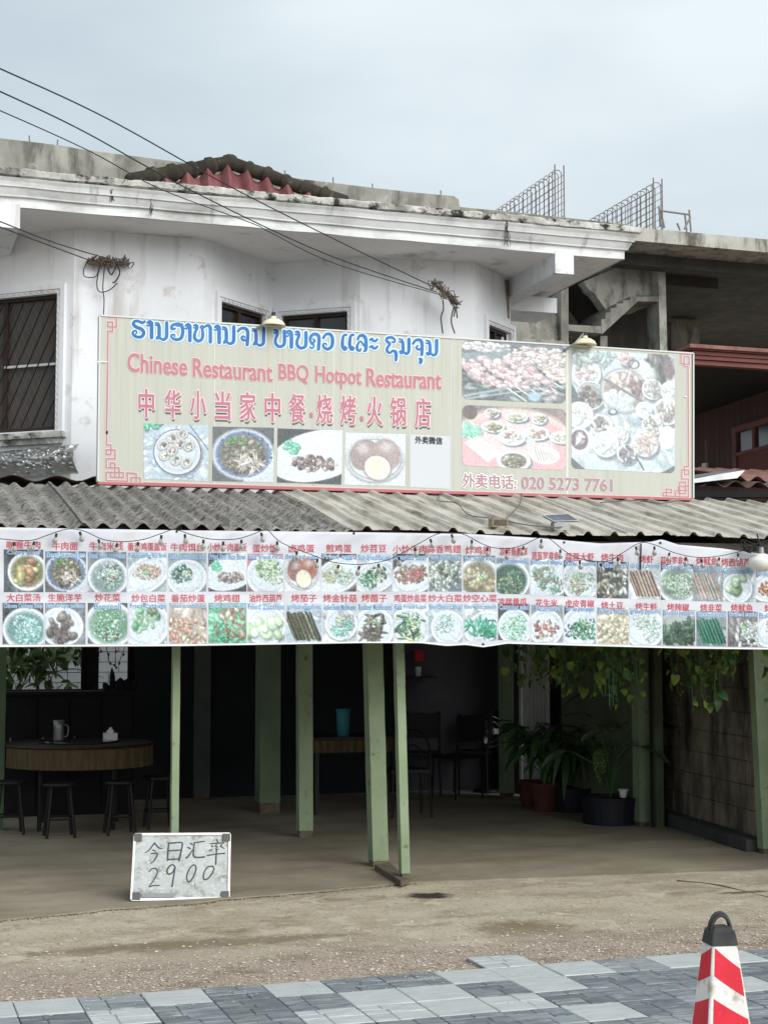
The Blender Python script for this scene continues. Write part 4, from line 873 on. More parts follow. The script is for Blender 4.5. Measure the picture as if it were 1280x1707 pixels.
print_grid(sp_rice().fadeout((208, 220, 228), 0.12, 8), [(463, 714), (571, 718), (569, 808), (462, 804)], sgn, .002, 'dish_photo', sg)
print_grid(sp_egg().fadeout((208, 220, 228), 0.18, 8), [(576, 721), (676, 724), (675, 810), (574, 808)], sgn, .002, 'dish_photo', sg)
def sp_skewer():
    c = Cv(150, 92, (92, 106, 112), 8); c.bits(.5, .6, .6, .5, 160, .03, [(70, 82, 88), (120, 136, 142), (90, 100, 104)], 2.6)
    c.poly([(.0, .22), (.45, .14), (.7, .3), (.0, .45)], (116, 138, 144)); c.line(0, .95, 1, .55, .02, (140, 166, 172)); c.line(0, 1, 1, .68, .012, (150, 174, 180))
    for i in range(11): c.line(.28 + i * .075, .6 - i * .035, .62 + i * .07, .98 - i * .05, .010, (214, 220, 222))
    for i in range(9):
        x0, y0 = -.02 + i * .115, .36 + (i % 2) * .05 - i * .02
        for k_ in range(9): c.bits(x0 + k_ * .034, y0 + k_ * .045, .035, .05, 5, .03, [(206, 176, 182), (186, 156, 164), (222, 200, 204)] if i < 6 else [(200, 186, 180), (216, 206, 196)], 1.2, dark=.62)
    c.bits(.75, .22, .32, .16, 150, .022, [(206, 196, 196), (186, 176, 180), (222, 214, 210)], 1.3, dark=.6); c.bits(.2, .09, .28, .07, 70, .022, [(206, 210, 216), (190, 190, 200)], 1.4, dark=.65)
    c.ell(.7, .9, .06, .09, (150, 190, 214), 0, .3); c.bits(.86, .88, .08, .1, 20, .03, [(190, 186, 190), (150, 150, 156)]); return c.fadeout((214, 218, 222), .30)
print_grid(sp_skewer(), [(770, 567), (943, 577), (942, 673), (770, 665)], sgn, .002, 'dish_photo', sg, 9)
def sp_table():
    c = Cv(150, 92, (124, 112, 116), 9); c.ell(.5, .62, .62, .60, (214, 196, 190)); c.ell(.5, .75, .62, .6, (222, 164, 176)); c.ell(.52, .55, .36, .36, (216, 200, 204)); c.ring(.52, .55, .33, .33, (196, 176, 180), .02)
    def bowl(x, y, rx, ry, cols, n=30, inner=None):
        c.plate(x, y, rx, ry, (220, 228, 232));
        if inner: c.ell(x, y, rx * .75, ry * .75, inner)
        c.bits(x, y, rx * .62, ry * .6, n, .014, cols, 1.7)
    c.ell(.07, .42, .12, .13, (224, 230, 232)); c.bits(.07, .41, .10, .1, 50, .02, [(120, 206, 180), (150, 220, 196)], 2.5, ang=1.2, dark=.85)
    bowl(.3, .34, .11, .09, [(120, 124, 100), (160, 160, 130)]); bowl(.29, .12, .07, .08, [(180, 180, 172), (120, 120, 116)]); bowl(.52, .17, .11, .08, [(200, 206, 180), (160, 170, 140)]); bowl(.74, .18, .07, .09, [(196, 196, 170), (150, 146, 130)])
    bowl(.48, .5, .13, .13, [(210, 216, 206), (190, 140, 140), (206, 214, 208)]); bowl(.72, .42, .12, .11, [(170, 140, 134), (200, 176, 166)]); bowl(.96, .47, .12, .1, [(206, 210, 190), (190, 196, 180)])
    c.ell(.66, .55, .045, .05, (196, 224, 232)); c.poly([(.02, .62), (.15, .5), (.38, .76), (.25, .92)], (216, 222, 226)); c.ell(.2, .7, .1, .09, (206, 222, 214), .7)
    bowl(.5, .88, .16, .16, [(150, 150, 124), (196, 196, 170), (110, 112, 96)], 60, (96, 92, 90)); c.ell(.8, .77, .14, .14, (232, 230, 234), -.3)
    for i in range(7): c.line(.70 + i * .026, .66 + i * .012, .74 + i * .026, .86 - i * .004, .005, (150, 146, 150))
    c.ell(.08, .12, .07, .12, (90, 80, 84)); c.line(.93, .05, 1, .25, .03, (150, 130, 130)); return c.fadeout((214, 220, 218), .26)
print_grid(sp_table(), [(770, 675), (943, 682), (942, 784), (770, 776)], sgn, .002, 'dish_photo', sg, 9)
def sp_hotpot():
    c = Cv(140, 160, (190, 208, 220), 10); c.bits(.5, .5, .8, .8, 160, .05, [(180, 200, 212), (200, 216, 224), (170, 190, 200)], 1.6, dark=.9)
    def bowl(x, y, r_, cols, n=34, inner=(214, 222, 228), el=1.8): c.plate(x, y, r_, r_ * .86, inner); c.bits(x, y, r_ * .72, r_ * .62, n, .015, cols, el, dark=.6)
    bowl(.14, .2, .14, [(206, 180, 186), (186, 160, 168), (216, 206, 206)], 60); bowl(.18, .38, .14, [(110, 100, 100), (150, 140, 136), (80, 76, 78)], 50, (150, 150, 152)); c.bits(.2, .04, .22, .05, 40, .02, [(150, 176, 176), (190, 206, 206)], 3)
    bowl(.52, .05, .07, [(206, 170, 174)], 20); c.bits(.84, .1, .11, .1, 70, .03, [(64, 74, 70), (90, 98, 92), (110, 100, 104)], 2.2, ang=1.2); c.ell(.94, .12, .06, .09, (110, 88, 96), 0, .3)
    c.bits(.68, .16, .09, .07, 20, .03, [(206, 214, 214), (220, 224, 222)], 1.4, dark=.8); c.ring(.6, .1, .05, .035, (96, 92, 94), .25)
    c.ell(.505, .33, .225, .19, (100, 100, 104)); c.ell(.505, .325, .215, .182, (206, 214, 220)); c.ell(.505, .33, .195, .165, (150, 132, 130)); c.bits(.54, .27, .15, .09, 80, .02, [(150, 126, 124), (186, 166, 160), (112, 92, 92), (206, 190, 180)], 2); c.bits(.46, .4, .14, .08, 60, .022, [(196, 216, 214), (212, 222, 222), (176, 196, 192)], 1.8, dark=.8); c.line(.32, .24, .69, .41, .012, (110, 104, 104)); c.ring(.5, .325, .215, .182, (150, 156, 162), .04); c.ell(.40, .51, .05, .03, (90, 96, 100)).ell(.40, .505, .03, .016, (190, 206, 212))
    bowl(.78, .3, .10, [(196, 196, 190), (150, 146, 144)], 44); bowl(.96, .31, .1, [(214, 218, 220)], 10); bowl(.92, .48, .13, [(186, 180, 172), (216, 210, 200), (130, 126, 122)], 60); bowl(.7, .48, .08, [(206, 216, 216)], 10)
    c.poly([(0, .28), (.12, .48), (.04, .52), (0, .5)], (74, 88, 88)); bowl(.08, .55, .13, [(214, 218, 212), (196, 206, 204)], 20); bowl(.29, .63, .11, [(150, 140, 140), (180, 172, 168), (110, 104, 106)], 20, el=2.6); bowl(.78, .6, .10, [(176, 176, 166), (214, 212, 206), (120, 130, 120)], 40); bowl(.46, .70, .09, [(206, 206, 208), (212, 196, 198)], 14)
    c.ell(.92, .70, .075, .1, (222, 214, 222), .2); c.ell(.08, .76, .11, .11, (226, 230, 236)); c.ell(.08, .755, .085, .085, (104, 84, 92)); c.bits(.07, .74, .05, .04, 8, .012, [(206, 200, 206)], 3)
    bowl(.33, .78, .125, [(206, 212, 216), (190, 196, 202)], 10); bowl(.53, .85, .09, [(96, 92, 106), (190, 186, 190), (130, 120, 130)], 36); bowl(.71, .76, .125, [(206, 170, 172), (190, 170, 160), (220, 204, 200)], 40, el=3.2)
    c.line(.62, .87, .70, .98, .010, (84, 90, 96)); c.poly([(0, .9), (.14, 1), (0, 1)], (70, 80, 86)); c.poly([(.86, 1), (1, .93), (1, 1)], (70, 80, 86)); return c.fadeout((216, 228, 234), .34)
print_grid(sp_hotpot(), [(953, 582), (1124, 592), (1124, 789), (952, 781)], sgn, .002, 'dish_photo', sg, 8)

# gooseneck lamps over the sign
def lamp(px, py, arm, lab):
    c = P(px, py, YS - .06); t_ = thing('sign_lamp', c, lab, 'lamp', 'cream lamps on the top edge of the sign'); h = .0042
    b_ = MB(); b_.lathe(c, [(.002, .052), (.02, .052), (.024, .03), (.05, .026), (.080, .006), (.094, -.016), (.098, -.030), (.090, -.026), (.07, -.004), (.02, .018), (.001, .02)], 28); b_.build('lamp_shade', m_shade, t_, smooth=True)
    b_ = MB(); b_.lathe(c, [(.001, .085), (.016, .085), (.018, .05), (.001, .05)], 14); b_.build('socket', m_blackp, t_)
    b_ = MB(); b_.tube([c + Vector((-.01, 0, .075)), P(*arm[0], YS - .05), P(*arm[1], YS - .01)], .009, 7); b_.build('arm', m_alu, t_)
lamp(456, 538, ((448, 534), (425, 550)), 'cream enamel lamp on the sign top in front of the bay windows')
lamp(975, 570, ((958, 572), (940, 584)), 'cream enamel lamp on the sign top in front of the concrete stair')

# things lying on the awning
def roofpt(px, py):
    d_ = ray(px, py); t0, t1 = 1.0, 40.0
    for _ in range(50):
        tm_ = (t0 + t1) / 2; p_ = O + d_ * tm_; v = (p_.y - YE) / (YR - YE)
        if p_.z > ZE(p_.x) + (ZR(p_.x) - ZE(p_.x)) * v + .03: t0 = tm_
        else: t1 = tm_
    return O + d_ * t0
c = roofpt(934, 882); st = thing('solar_lamp', c, 'small solar panel lamp standing on the pale awning sheets', 'solar lamp')
MB().box((c.x - .06, c.y - .02, c.z - .01), (c.x + .06, c.y + .04, c.z + .05)).build('lamp_body', m_alu, st)
b_ = MB(); b_.prism([P(905, 859, c.y - .02), P(946, 857, c.y + .1), P(964, 868, c.y + .1), P(922, 869, c.y - .04)], (0, .004, -.01)); b_.build('solar_panel', m_solar, st)
b_ = MB(); b_.tube([P(905, 859, c.y - .025), P(946, 857, c.y + .095), P(964, 868, c.y + .095), P(922, 869, c.y - .045), P(905, 859, c.y - .025)], .004, 5); b_.build('panel_rim', m_frame, st)
c = roofpt(831, 877); bxo = thing('junction_box', c, 'weathered tan box lying on the awning left of the solar panel', 'box')
MB().box((c.x - .06, c.y - .03, c.z - .01), (c.x + .06, c.y + .05, c.z + .055)).build('case', mat('weathered_tan', (150, 140, 120), (120, 112, 96), 20, .8), bxo)
b_ = MB(); b_.box((c.x - .05, c.y - .034, c.z + .004), (c.x + .05, c.y - .031, c.z + .044)); b_.build('label_plate', m_base, bxo)
b_ = MB(); b_.bar(roofpt(906, 838) + Vector((0, 0, .02)), roofpt(1044, 893) + Vector((0, 0, .02)), .018, .018); o = b_.build('metal_strip', m_frame); o['label'] = 'thin pale metal strip lying down the slope of the awning'; o['category'] = 'metal strip'
r = random.Random(9)
for nm, pts, lab in (('roof_cable', [(745, 812), (730, 838), (760, 842), (780, 862), (815, 868)], 'loose grey cable running from the sign to the tan box on the awning'), ('roof_cable', [(870, 822), (866, 845), (850, 862), (845, 872), (880, 880), (930, 884), (940, 878)], 'looped pale cable on the awning between the tan box and the solar panel'),
                     ('roof_cable', [(1130, 838), (1100, 843), (1060, 838), (1000, 842)], 'thin cable lying along the foot of the sign at the right')):
    b_ = MB(); b_.tube(catmull([roofpt(*p_) + Vector((0, 0, .02)) for p_ in pts], 5), .005, 5); o = b_.build(nm, m_wireg); o['label'] = lab; o['category'] = 'cable'
#@@PART3
# ================================================================== MENU BANNER
YB = 10.1
def wv(px, py):
    v_ = Vector((px / 95, py / 60, 0)); f = .020 * noise.noise(v_) + .006 * noise.noise(Vector((px / 28, py / 90, 4)))
    if py < 930: f += .011 * (1 - max(0, py - 900) / 30 if py > 900 else 1) * noise.noise(Vector(((px + py * 1.2) / 20, py / 40, 0)))
    f += .010 * math.exp(-((py - 993 - 6 * math.sin(px / 70)) / 7) ** 2) * (.4 + noise.noise(Vector((px / 50, 1, 1))))
    return f
ban = lambda px, py, off: P(px, py, YB - .012 + wv(px, py) - off)
def pl(t, x):
    for (x0, y0), (x1, y1) in zip(t[:-1], t[1:]):
        if x <= x1: return y0 + (y1 - y0) * max(0, (x - x0)) / (x1 - x0)
    return t[-1][1]
BT = [(-80, 876), (0, 879), (300, 884), (590, 887), (780, 890), (900, 897), (1000, 906), (1085, 903), (1102, 899), (1130, 908), (1200, 914), (1260, 922), (1360, 932)]
BBm = [(-80, 1079), (0, 1078.5), (300, 1077), (600, 1072), (700, 1072), (745, 1077), (775, 1075), (805, 1079), (845, 1073), (950, 1076), (1130, 1081), (1360, 1084)]
bn = thing('menu_banner', P(620, 1075, YB), 'long white vinyl menu banner of two rows of dish pictures hanging under the awning', 'banner')
b_ = MB(); NU, NV = 290, 40; vs, fs = [], []
for j in range(NV + 1):
    for i in range(NU + 1):
        px = -70 + 1420 * i / NU; v = j / NV; t, bo_ = pl(BT, px), pl(BBm, px); vs.append(ban(px, t + (bo_ - t) * v, 0))
for j in range(NV):
    for i in range(NU): fs.append((j * (NU + 1) + i, (j + 1) * (NU + 1) + i, (j + 1) * (NU + 1) + i + 1, j * (NU + 1) + i + 1))
b_.add(vs, fs); o = b_.build('vinyl_sheet', m_vinyl, bn, smooth=True); md = o.modifiers.new('solid', 'SOLIDIFY'); md.thickness = .0015; md.offset = 1
b_ = MB(); b_.tube([ban(-70 + 1420 * i / 180, pl(BBm, -70 + 1420 * i / 180) - 1, .002) for i in range(181)], .0055, 5); b_.build('hem', m_paleline, bn, smooth=True)
for px, py in ((590, 889), (805, 1074), (940, 904), (1100, 905), (295, 886)):
    b_ = MB(); b_.add([ban(px + 2.2 * math.cos(a * .7854), py + 2.2 * math.sin(a * .7854), .004) for a in range(8)], [tuple(range(8))]); b_.build('eyelet', m_blackp, bn)

GR, DK, PL = (90, 170, 130), (72, 80, 86), (212, 222, 232)
def dish(kind, seed, pal, bg=(190, 204, 216), el=1.8, n=210, sz=.022, ang=None):
    bg = tuple(x * .88 for x in bg); pal = [(p_[0] * .86, p_[1] * .95, p_[2] * .95) for p_ in pal]
    c = Cv(44, 44, bg, seed); r_ = c.r; U = r_.uniform
    cx, cy = .5 + U(-.10, .10), .55 + U(-.05, .10); k = U(.96, 1.38)
    c.bits(.5, .5, .7, .7, 14, .09, [bg, tuple(min(255, x + 22) for x in bg)], 2.6, dark=.85)
    def food(fx, fy, rx, ry, ang0=0):
        m_ = len(pal)
        for q in range(3):
            a = U(0, 6.28); ox, oy = fx + rx * .42 * math.cos(a), fy + ry * .42 * math.sin(a); sub_ = [pal[(q + t) % m_] for t in range(max(1, m_ - 1))]
            c.bits(ox, oy, rx * U(.5, .8), ry * U(.5, .8), n // 3, sz * U(.8, 1.3), sub_, el, ang, dark=U(.42, .62))
        if U(0, 1) < .5: c.bits(fx + U(-.1, .1), fy - ry * .3, rx * .3, ry * .25, 14, .018, [(110, 170, 120), (206, 214, 190)], 2)
    if kind == 'bowl': c.plate(cx, cy, .47 * k, .43 * k); c.ell(cx, cy + .01, .40 * k, .35 * k, np.array(pal[0]) * .72, 0, .12); food(cx, cy + .01, .35 * k, .30 * k)
    elif kind == 'plate': c.plate(cx, cy, .46 * k, .41 * k); food(cx, cy, .36 * k, .31 * k)
    elif kind == 'oval': t = U(-.6, -.1); c.plate(cx + .04, cy - .02, .62 * k, .40 * k, ang=t); food(cx + .03, cy, .42 * k, .27 * k)
    elif kind == 'full': food(.5, .56, .6, .52)
    elif kind == 'rice': c = sp_rice(44, 44)
    elif kind == 'noodle': c = sp_noodle(); c2 = Cv(44, 44, bg, seed); iy = (np.arange(44) * 80 // 44); ix = (np.arange(44) * 90 // 44); c2.a = c.a[iy][:, ix]; c = c2
    elif kind == 'egg': c = sp_egg(44, 44, ((146, 104, 100), (176, 112, 96)))
    elif kind == 'long':
        for i in range(int(n)): x = .12 + .78 * i / n; c.line(x - .18, .25 + r_.uniform(-.03, .03), x + .12, .92 + r_.uniform(-.04, .02), sz, np.array(pal[i % len(pal)]) * r_.uniform(.7, 1.1))
    return c.fadeout((186, 212, 222), .10, 8)
ORG, BRN, CRM, LG, TEA, PNK = (206, 160, 120), (126, 96, 86), (214, 206, 176), (168, 206, 160), (88, 176, 146), (206, 150, 146)
W_ = (214, 220, 220)
R1 = [(7, 73, 916, 987, '咖喱牛肉', 'Curry beef', ('bowl', [(190, 170, 110), (206, 190, 140), (176, 120, 90), (140, 150, 100)], DK), 40, 908),
      (76, 144, 919, 987, '牛肉面', 'Beef noodles', ('noodle', [], DK), 109, 910), (147, 211, 920, 987, '牛肉米线', 'Beef rice noodles', ('bowl', [(196, 212, 214), (150, 190, 150), (120, 90, 90), (206, 216, 218)], (120, 134, 146)), 178, 910),
      (214, 278, 921, 986, '番茄鸡蛋盖饭', 'Tomato and Egg Rice Bowl', ('oval', [(214, 180, 160), (220, 206, 196), (206, 140, 126), (216, 226, 232)], (176, 196, 208)), 246, 911), (281, 344, 922, 986, '牛肉饵丝', 'Beef shredded bait', ('plate', [(190, 214, 214), (206, 222, 224), (96, 116, 108)], (150, 176, 180)), 313, 912),
      (348, 411, 922, 986, '小炒牛肉盖饭', 'Fried Beef Rice Bowl', ('rice', [], DK), 379, 912), (413, 472, 923, 986, '蛋炒饭', 'Egg fried rice', ('plate', [(220, 220, 190), (206, 210, 180), (140, 170, 120), (226, 224, 206)], (206, 140, 156)), 442, 914), (475, 533, 923, 986, '卤鸡蛋', 'Braised eggs', ('egg', [], W_), 503, 914),
      (536, 594, 923, 986, '煎鸡蛋', 'Fried eggs', ('oval', [(220, 216, 190), (214, 190, 140), (206, 216, 216)], (84, 74, 72)), 565, 914), (596, 653, 923, 986, '炒苕豆', 'Stir-fried beans', ('oval', [TEA, (70, 120, 96), CRM, (60, 90, 74)], (196, 210, 222)), 623, 914), (655, 713, 923, 986, '小炒牛肉', 'Roasted beef', ('oval', [(180, 110, 106), (150, 120, 96), (206, 90, 110), (130, 140, 100)], DK), 683, 915),
      (715, 769, 924, 986, '蒜香鸡翅', 'Garlic Chicken Wings', ('full', [(206, 206, 196), (170, 160, 150), (216, 216, 210), (120, 116, 110)], (130, 150, 160)), 740, 915), (772, 825, 926, 987, '炸鸡翅', 'fried chicken wings', ('bowl', [(206, 176, 146), (190, 160, 126), (214, 196, 160)], (110, 120, 124)), 797, 917), (827, 882, 930, 990, '凉拌鱼腥草', 'Cold Houttuynia cordata', ('bowl', [(84, 120, 104), (110, 140, 110), (70, 90, 80), (150, 150, 110)], (170, 182, 190)), 856, 919),
      (884, 938, 932, 992, '清蒸罗非鱼', 'Steamed tilapia', ('oval', [(150, 190, 176), (196, 214, 206), (170, 140, 120), (110, 150, 130)], (110, 114, 112)), 909, 926), (939, 992, 934, 994, '蒜蓉大虾', 'Garlic prawns', ('plate', [(214, 206, 190), (110, 180, 110), (206, 160, 160), (220, 214, 200)], DK), 966, 928), (994, 1047, 936, 997, '烤牛肉', 'Grilled beef', ('full', [(150, 130, 116), (180, 160, 140), (90, 84, 80), (206, 200, 196)], (70, 76, 84)), 1020, 929),
      (1049, 1100, 938, 998, '烤虾', 'Grilled shrimp', ('long', [(190, 130, 116), (214, 180, 160), (96, 76, 72)], (200, 214, 222)), 1077, 932), (1101, 1155, 940, 1000, '蒜香罗非鱼', 'Garlic tilapia', ('bowl', [(196, 206, 190), (160, 180, 150), (214, 214, 200)], (66, 72, 76)), 1124, 934), (1154, 1205, 943, 1002, '烤鱿鱼', 'Grilled octopus', ('long', [(196, 156, 146), (160, 126, 116), (206, 196, 190)], (150, 160, 168)), 1178, 935),
      (1204, 1257, 945, 1003, '烤西葫芦', 'Grilled zucchini', ('plate', [(196, 210, 170), (176, 196, 150), (210, 216, 190)], (176, 196, 200)), 1226, 937), (1259, 1316, 950, 1004, '烤龙虾', 'Grilled lobster', ('oval', [(200, 100, 80), (160, 80, 70), (206, 160, 120)], (150, 150, 150)), 1290, 942)]
R2 = [(5, 73, 1005, 1074, '大白菜汤', 'Chinese Cabbage Soup', ('bowl', [(170, 214, 214), (196, 224, 226), (150, 200, 190), (206, 230, 234)], DK), 40, 996), (76, 143, 1005, 1074, '生脆洋芋', 'Raw crispy potato', ('plate', [(130, 106, 104), (150, 130, 126), (110, 90, 90)], (110, 122, 134)), 109, 996), (147, 213, 1005, 1073, '炒花菜', 'Broccoli', ('bowl', [(176, 214, 180), (206, 226, 200), (110, 170, 130), (90, 80, 74)], DK), 180, 996),
      (216, 279, 1005, 1073, '炒包白菜', 'Fried Cabbage', ('plate', [(160, 206, 170), (190, 220, 186), (110, 160, 120), (150, 140, 110)], (196, 214, 228)), 248, 997), (282, 345, 1005, 1073, '番茄炒蛋', 'Tomato scrambled eggs', ('full', [(214, 160, 140), (226, 190, 170), (206, 136, 120), (220, 206, 180)], (206, 190, 180)), 314, 997), (348, 411, 1005, 1072, '烤鸡翅', 'grilled chicken wings', ('full', [(96, 186, 140), (206, 180, 160), (150, 110, 96), (110, 200, 160)], (110, 190, 150)), 379, 997),
      (413, 475, 1005, 1072, '油炸西葫芦', 'Fried Zucchini', ('plate', [(206, 220, 176), (186, 206, 156), (216, 226, 196)], (196, 212, 226)), 443, 997), (478, 536, 1006, 1071, '烤茄子', 'grilled eggplant', ('long', [(90, 80, 66), (130, 130, 90), (70, 62, 56)], (190, 210, 228)), 507, 997), (538, 595, 1006, 1071, '烤金针菇', 'Grilled Enoki Mushrooms', ('plate', [(206, 200, 200), (180, 166, 166), (120, 196, 170)], (200, 216, 224)), 567, 997),
      (597, 655, 1006, 1071, '烤菌子', 'Roasted Mushrooms', ('plate', [(110, 96, 86), (140, 126, 110), (80, 70, 66)], (206, 222, 234)), 624, 997), (657, 713, 1006, 1070, '鸡蛋炒韭菜', 'Egg Fried Leek', ('plate', [(90, 130, 96), (206, 214, 150), (70, 100, 84), (226, 226, 190)], (196, 214, 220)), 684, 997), (715, 771, 1006, 1070, '炒大白菜', 'Fried Chinese Cabbage', ('plate', [(206, 220, 220), (190, 206, 206), (220, 230, 230)], (176, 200, 212)), 742, 997),
      (773, 828, 1006, 1068, '炒空心菜', 'fried water spinach', ('oval', [(70, 166, 130), (100, 196, 156), (50, 130, 104)], (206, 220, 230)), 800, 997), (830, 882, 1006, 1067, '凉拌黄瓜', 'Cucumber salad', ('plate', [(170, 214, 190), (196, 226, 206), (140, 190, 160)], (76, 78, 80)), 854, 1003), (885, 938, 1008, 1070, '花生米', 'Peanuts', ('plate', [(186, 110, 104), (160, 84, 84), (220, 200, 190)], (150, 164, 172)), 911, 1005),
      (940, 992, 1010, 1072, '虎皮青椒', 'Tiger skin green pepper', ('oval', [(70, 120, 92), (50, 90, 70), (120, 180, 140)], DK), 966, 1006), (995, 1047, 1012, 1073, '烤土豆', 'Baked beans', ('full', [(214, 186, 156), (196, 166, 140), (224, 200, 176)], (206, 196, 176)), 1020, 1009), (1049, 1102, 1014, 1075, '烤生蚝', 'grilled oysters', ('plate', [(206, 212, 206), (160, 170, 160), (220, 224, 220)], (186, 204, 216)), 1077, 1011),
      (1104, 1158, 1016, 1076, '烤辣椒', 'Roasted peppers', ('full', [(70, 92, 74), (90, 116, 92), (50, 66, 56)], (176, 190, 190)), 1130, 1012), (1160, 1210, 1018, 1077, '烤韭菜', 'Roasted leeks', ('long', [(50, 120, 96), (80, 160, 130), (40, 90, 76)], (130, 150, 156)), 1185, 1013), (1212, 1262, 1019, 1078, '烤鱿鱼', 'Grilled squid', ('full', [(190, 176, 176), (110, 96, 100), (220, 214, 214)], (120, 116, 120)), 1236, 1013), (1264, 1318, 1020, 1079, '烤豆腐', 'Baked tofu', ('oval', [(206, 140, 120), (220, 170, 150)], (206, 206, 196)), 1292, 1014)]
b_ = MB(); capr, capb, capg = MB(), MB(), MB(); i = 0
for row, ang_ in ((R1, 0), (R2, 0)):
    for (xa, xb, yt, yb, zh, en, (kd, pal, bg), cx_, cy_) in row:
        i += 1; kw = {}
        if kd == 'long': kw = dict(n=22, sz=.022)
        elif kd == 'full': kw = dict(n=150, sz=.04, el=2)
        elif en in ('fried water spinach', 'Roasted Mushrooms', 'Egg Fried Leek', 'Grilled Enoki Mushrooms'): kw = dict(n=70, sz=.022, el=5)
        elif en == 'Peanuts': kw = dict(n=80, sz=.034, el=1.1)
        elif en in ('Fried Zucchini', 'Grilled zucchini'): kw = dict(n=12, sz=.11, el=1.2)
        elif en in ('Fried Cabbage', 'Raw crispy potato', 'Curry beef', 'fried chicken wings'): kw = dict(n=36, sz=.06, el=1.3)
        tilt = (yb - yt) * 0 + (.4 if xa > 800 else .1) * 2
        ph_ = print_grid(dish(kd, i, pal, bg, **kw), [(xa, yt), (xb, yt + tilt), (xb, yb + tilt), (xa, yb)], ban, .0025, 'dish_photo', bn)
        capt = MB(); hh = 13.5 if row is R1 else 13; wd = len(zh) * (14 if len(zh) < 5 else 10.8) * (1 if xa < 800 else .86)
        text(capt, zh, cx_ - wd / 2, cy_ + hh / 2, cx_ + wd / 2, cy_ + hh / 2 + tilt * .5, hh, ban, .0045, 0, st=((-.25, 0), (.25, 0), (0, .2))); capt.build('caption', m_capred, bn)
        w2 = min(xb - xa - 3, len(en) * 5.6); xc = (xa + xb) / 2; g_ = MB(); text(g_, en, xc - w2 / 2, yt + 10.5, xc + w2 / 2, yt + 10.5 + tilt * .5, 9.5, ban, .005, .055, base=.02)
        g_.build('caption_glow', m_capglow, ph_); g_ = MB(); text(g_, en, xc - w2 / 2, yt + 10.5, xc + w2 / 2, yt + 10.5 + tilt * .5, 9.5, ban, .0062, .004); g_.build('caption', m_capblue, ph_)

# ---- string of bulbs in front of the banner
sl_pts = [(-20, 893), (0, 898), (50, 901), (80, 892), (112, 882), (140, 885), (172, 899), (205, 903), (240, 899), (270, 889), (292, 883), (325, 893), (355, 899), (390, 899), (415, 893), (440, 883), (447, 884), (470, 905), (520, 925), (555, 937), (600, 941), (640, 935), (665, 925), (700, 905), (733, 889), (770, 890), (800, 905), (822, 913), (850, 914), (873, 908), (897, 897), (915, 898), (940, 918), (965, 931), (1010, 936), (1035, 923), (1066, 905), (1090, 908), (1125, 922), (1160, 929), (1190, 928), (1230, 920), (1300, 900)]
YW = YB - .10
sw = thing('string_lights', P(600, 940, YW), 'black festoon cable with small clear bulbs looping in front of the menu banner', 'string lights')
pts = catmull([P(x, y, YW + .03 * math.sin(x / 60)) for x, y in sl_pts], 4); b_ = MB(); b_.tube(pts, .0028, 5); b_.build('cable', m_wire, sw)
acc = 0; last = None; r = random.Random(2); bulb = None
for k_ in range(1, len(pts)):
    acc += (pts[k_] - pts[k_ - 1]).length
    if acc > .127:
        acc = 0; p_ = pts[k_]
        if bulb is None:
            q_ = MB().lathe(p_, [(.001, -.012), (.008, -.012), (.009, -.036), (.001, -.037)], 8); cap_ = q_.build('socket', m_blackp, sw, origin=p_)
            q_ = MB().lathe(p_, [(.008, -.036), (.014, -.046), (.019, -.060), (.016, -.073), (.006, -.081), (.001, -.082)], 10); bulb = q_.build('bulb', m_bulb, sw, smooth=True, origin=p_)
        else:
            rot = Matrix.Rotation(r.uniform(-.3, .3), 4, 'Y'); T = Matrix.Translation(p_ - sw.location) @ rot; link_copy(cap_, sw, T); link_copy(bulb, sw, T)
c = P(1268, 935, YB - .16); lb = thing('led_bulb', c, 'big white ribbed bulb hanging at the right end of the banner', 'bulb')
MB().lathe(c, [(.001, .055), (.03, .053), (.042, .045), (.055, .03), (.088, .014), (.094, 0), (.090, -.03), (.07, -.06), (.035, -.078), (.001, -.082)], 30).build('globe', m_whiteplas, lb, smooth=True)
MB().lathe(c, [(.001, .10), (.02, .10), (.024, .056), (.001, .05)], 14).build('socket', m_alu, lb)
r = random.Random(12); b_ = MB()
for _ in range(7): b_.tube(catmull([c + Vector((r.uniform(-.12, .1), r.uniform(0, .1), r.uniform(.06, .16))) for _ in range(5)], 4), .004, 4)
b_.tube([c + Vector((0, 0, .09)), c + Vector((0, .05, .2))], .006, 5); b_.build('wiring', m_wire, lb)
b_ = MB(); b_.tube([P(1068, 906, YB - .03), P(1067, 950, YB - .03)], .006, 5); o = b_.build('black_cable', m_wire); o['label'] = 'short black cord hanging straight down over the grilled shrimp picture'; o['category'] = 'cable'

# ================================================================== OVERHEAD WIRES AND ANCHORS
def wire(name, pts, r_, lab, m=m_wire, grp=None):
    b_ = MB(); b_.tube(catmull(pts, 10), r_, 5); o = b_.build(name, m); o['label'] = lab; o['category'] = 'cable'
    if grp: o['group'] = grp
an = P(735, 492, 13.4); g = 'overhead cables to the tangled anchors'
wire('overhead_cable', [P(-90, 75, 8.5), P(0, 114, 9), P(180, 198, 10.2), P(380, 309, 11.5), P(560, 400, 12.5), P(722, 478, 13.5)], .005, 'topmost overhead cable crossing the sky down to the right anchor', grp=g)
wire('overhead_cable', [P(-90, 112, 8.5), P(0, 152, 9), P(140, 219, 10.2), P(320, 318, 11.5), P(540, 422, 12.5), P(728, 487, 13.5)], .005, 'middle overhead cable crossing the cornice to the right anchor', grp=g)
wire('overhead_cable', [P(-90, 148, 8.5), P(0, 184, 9), P(150, 252, 10.2), P(270, 316, 11), P(420, 372, 12), P(450, 387, 12.2), P(560, 440, 12.6), P(736, 492, 13.5)], .0038, 'lowest kinked overhead cable sagging to the right anchor', grp=g)
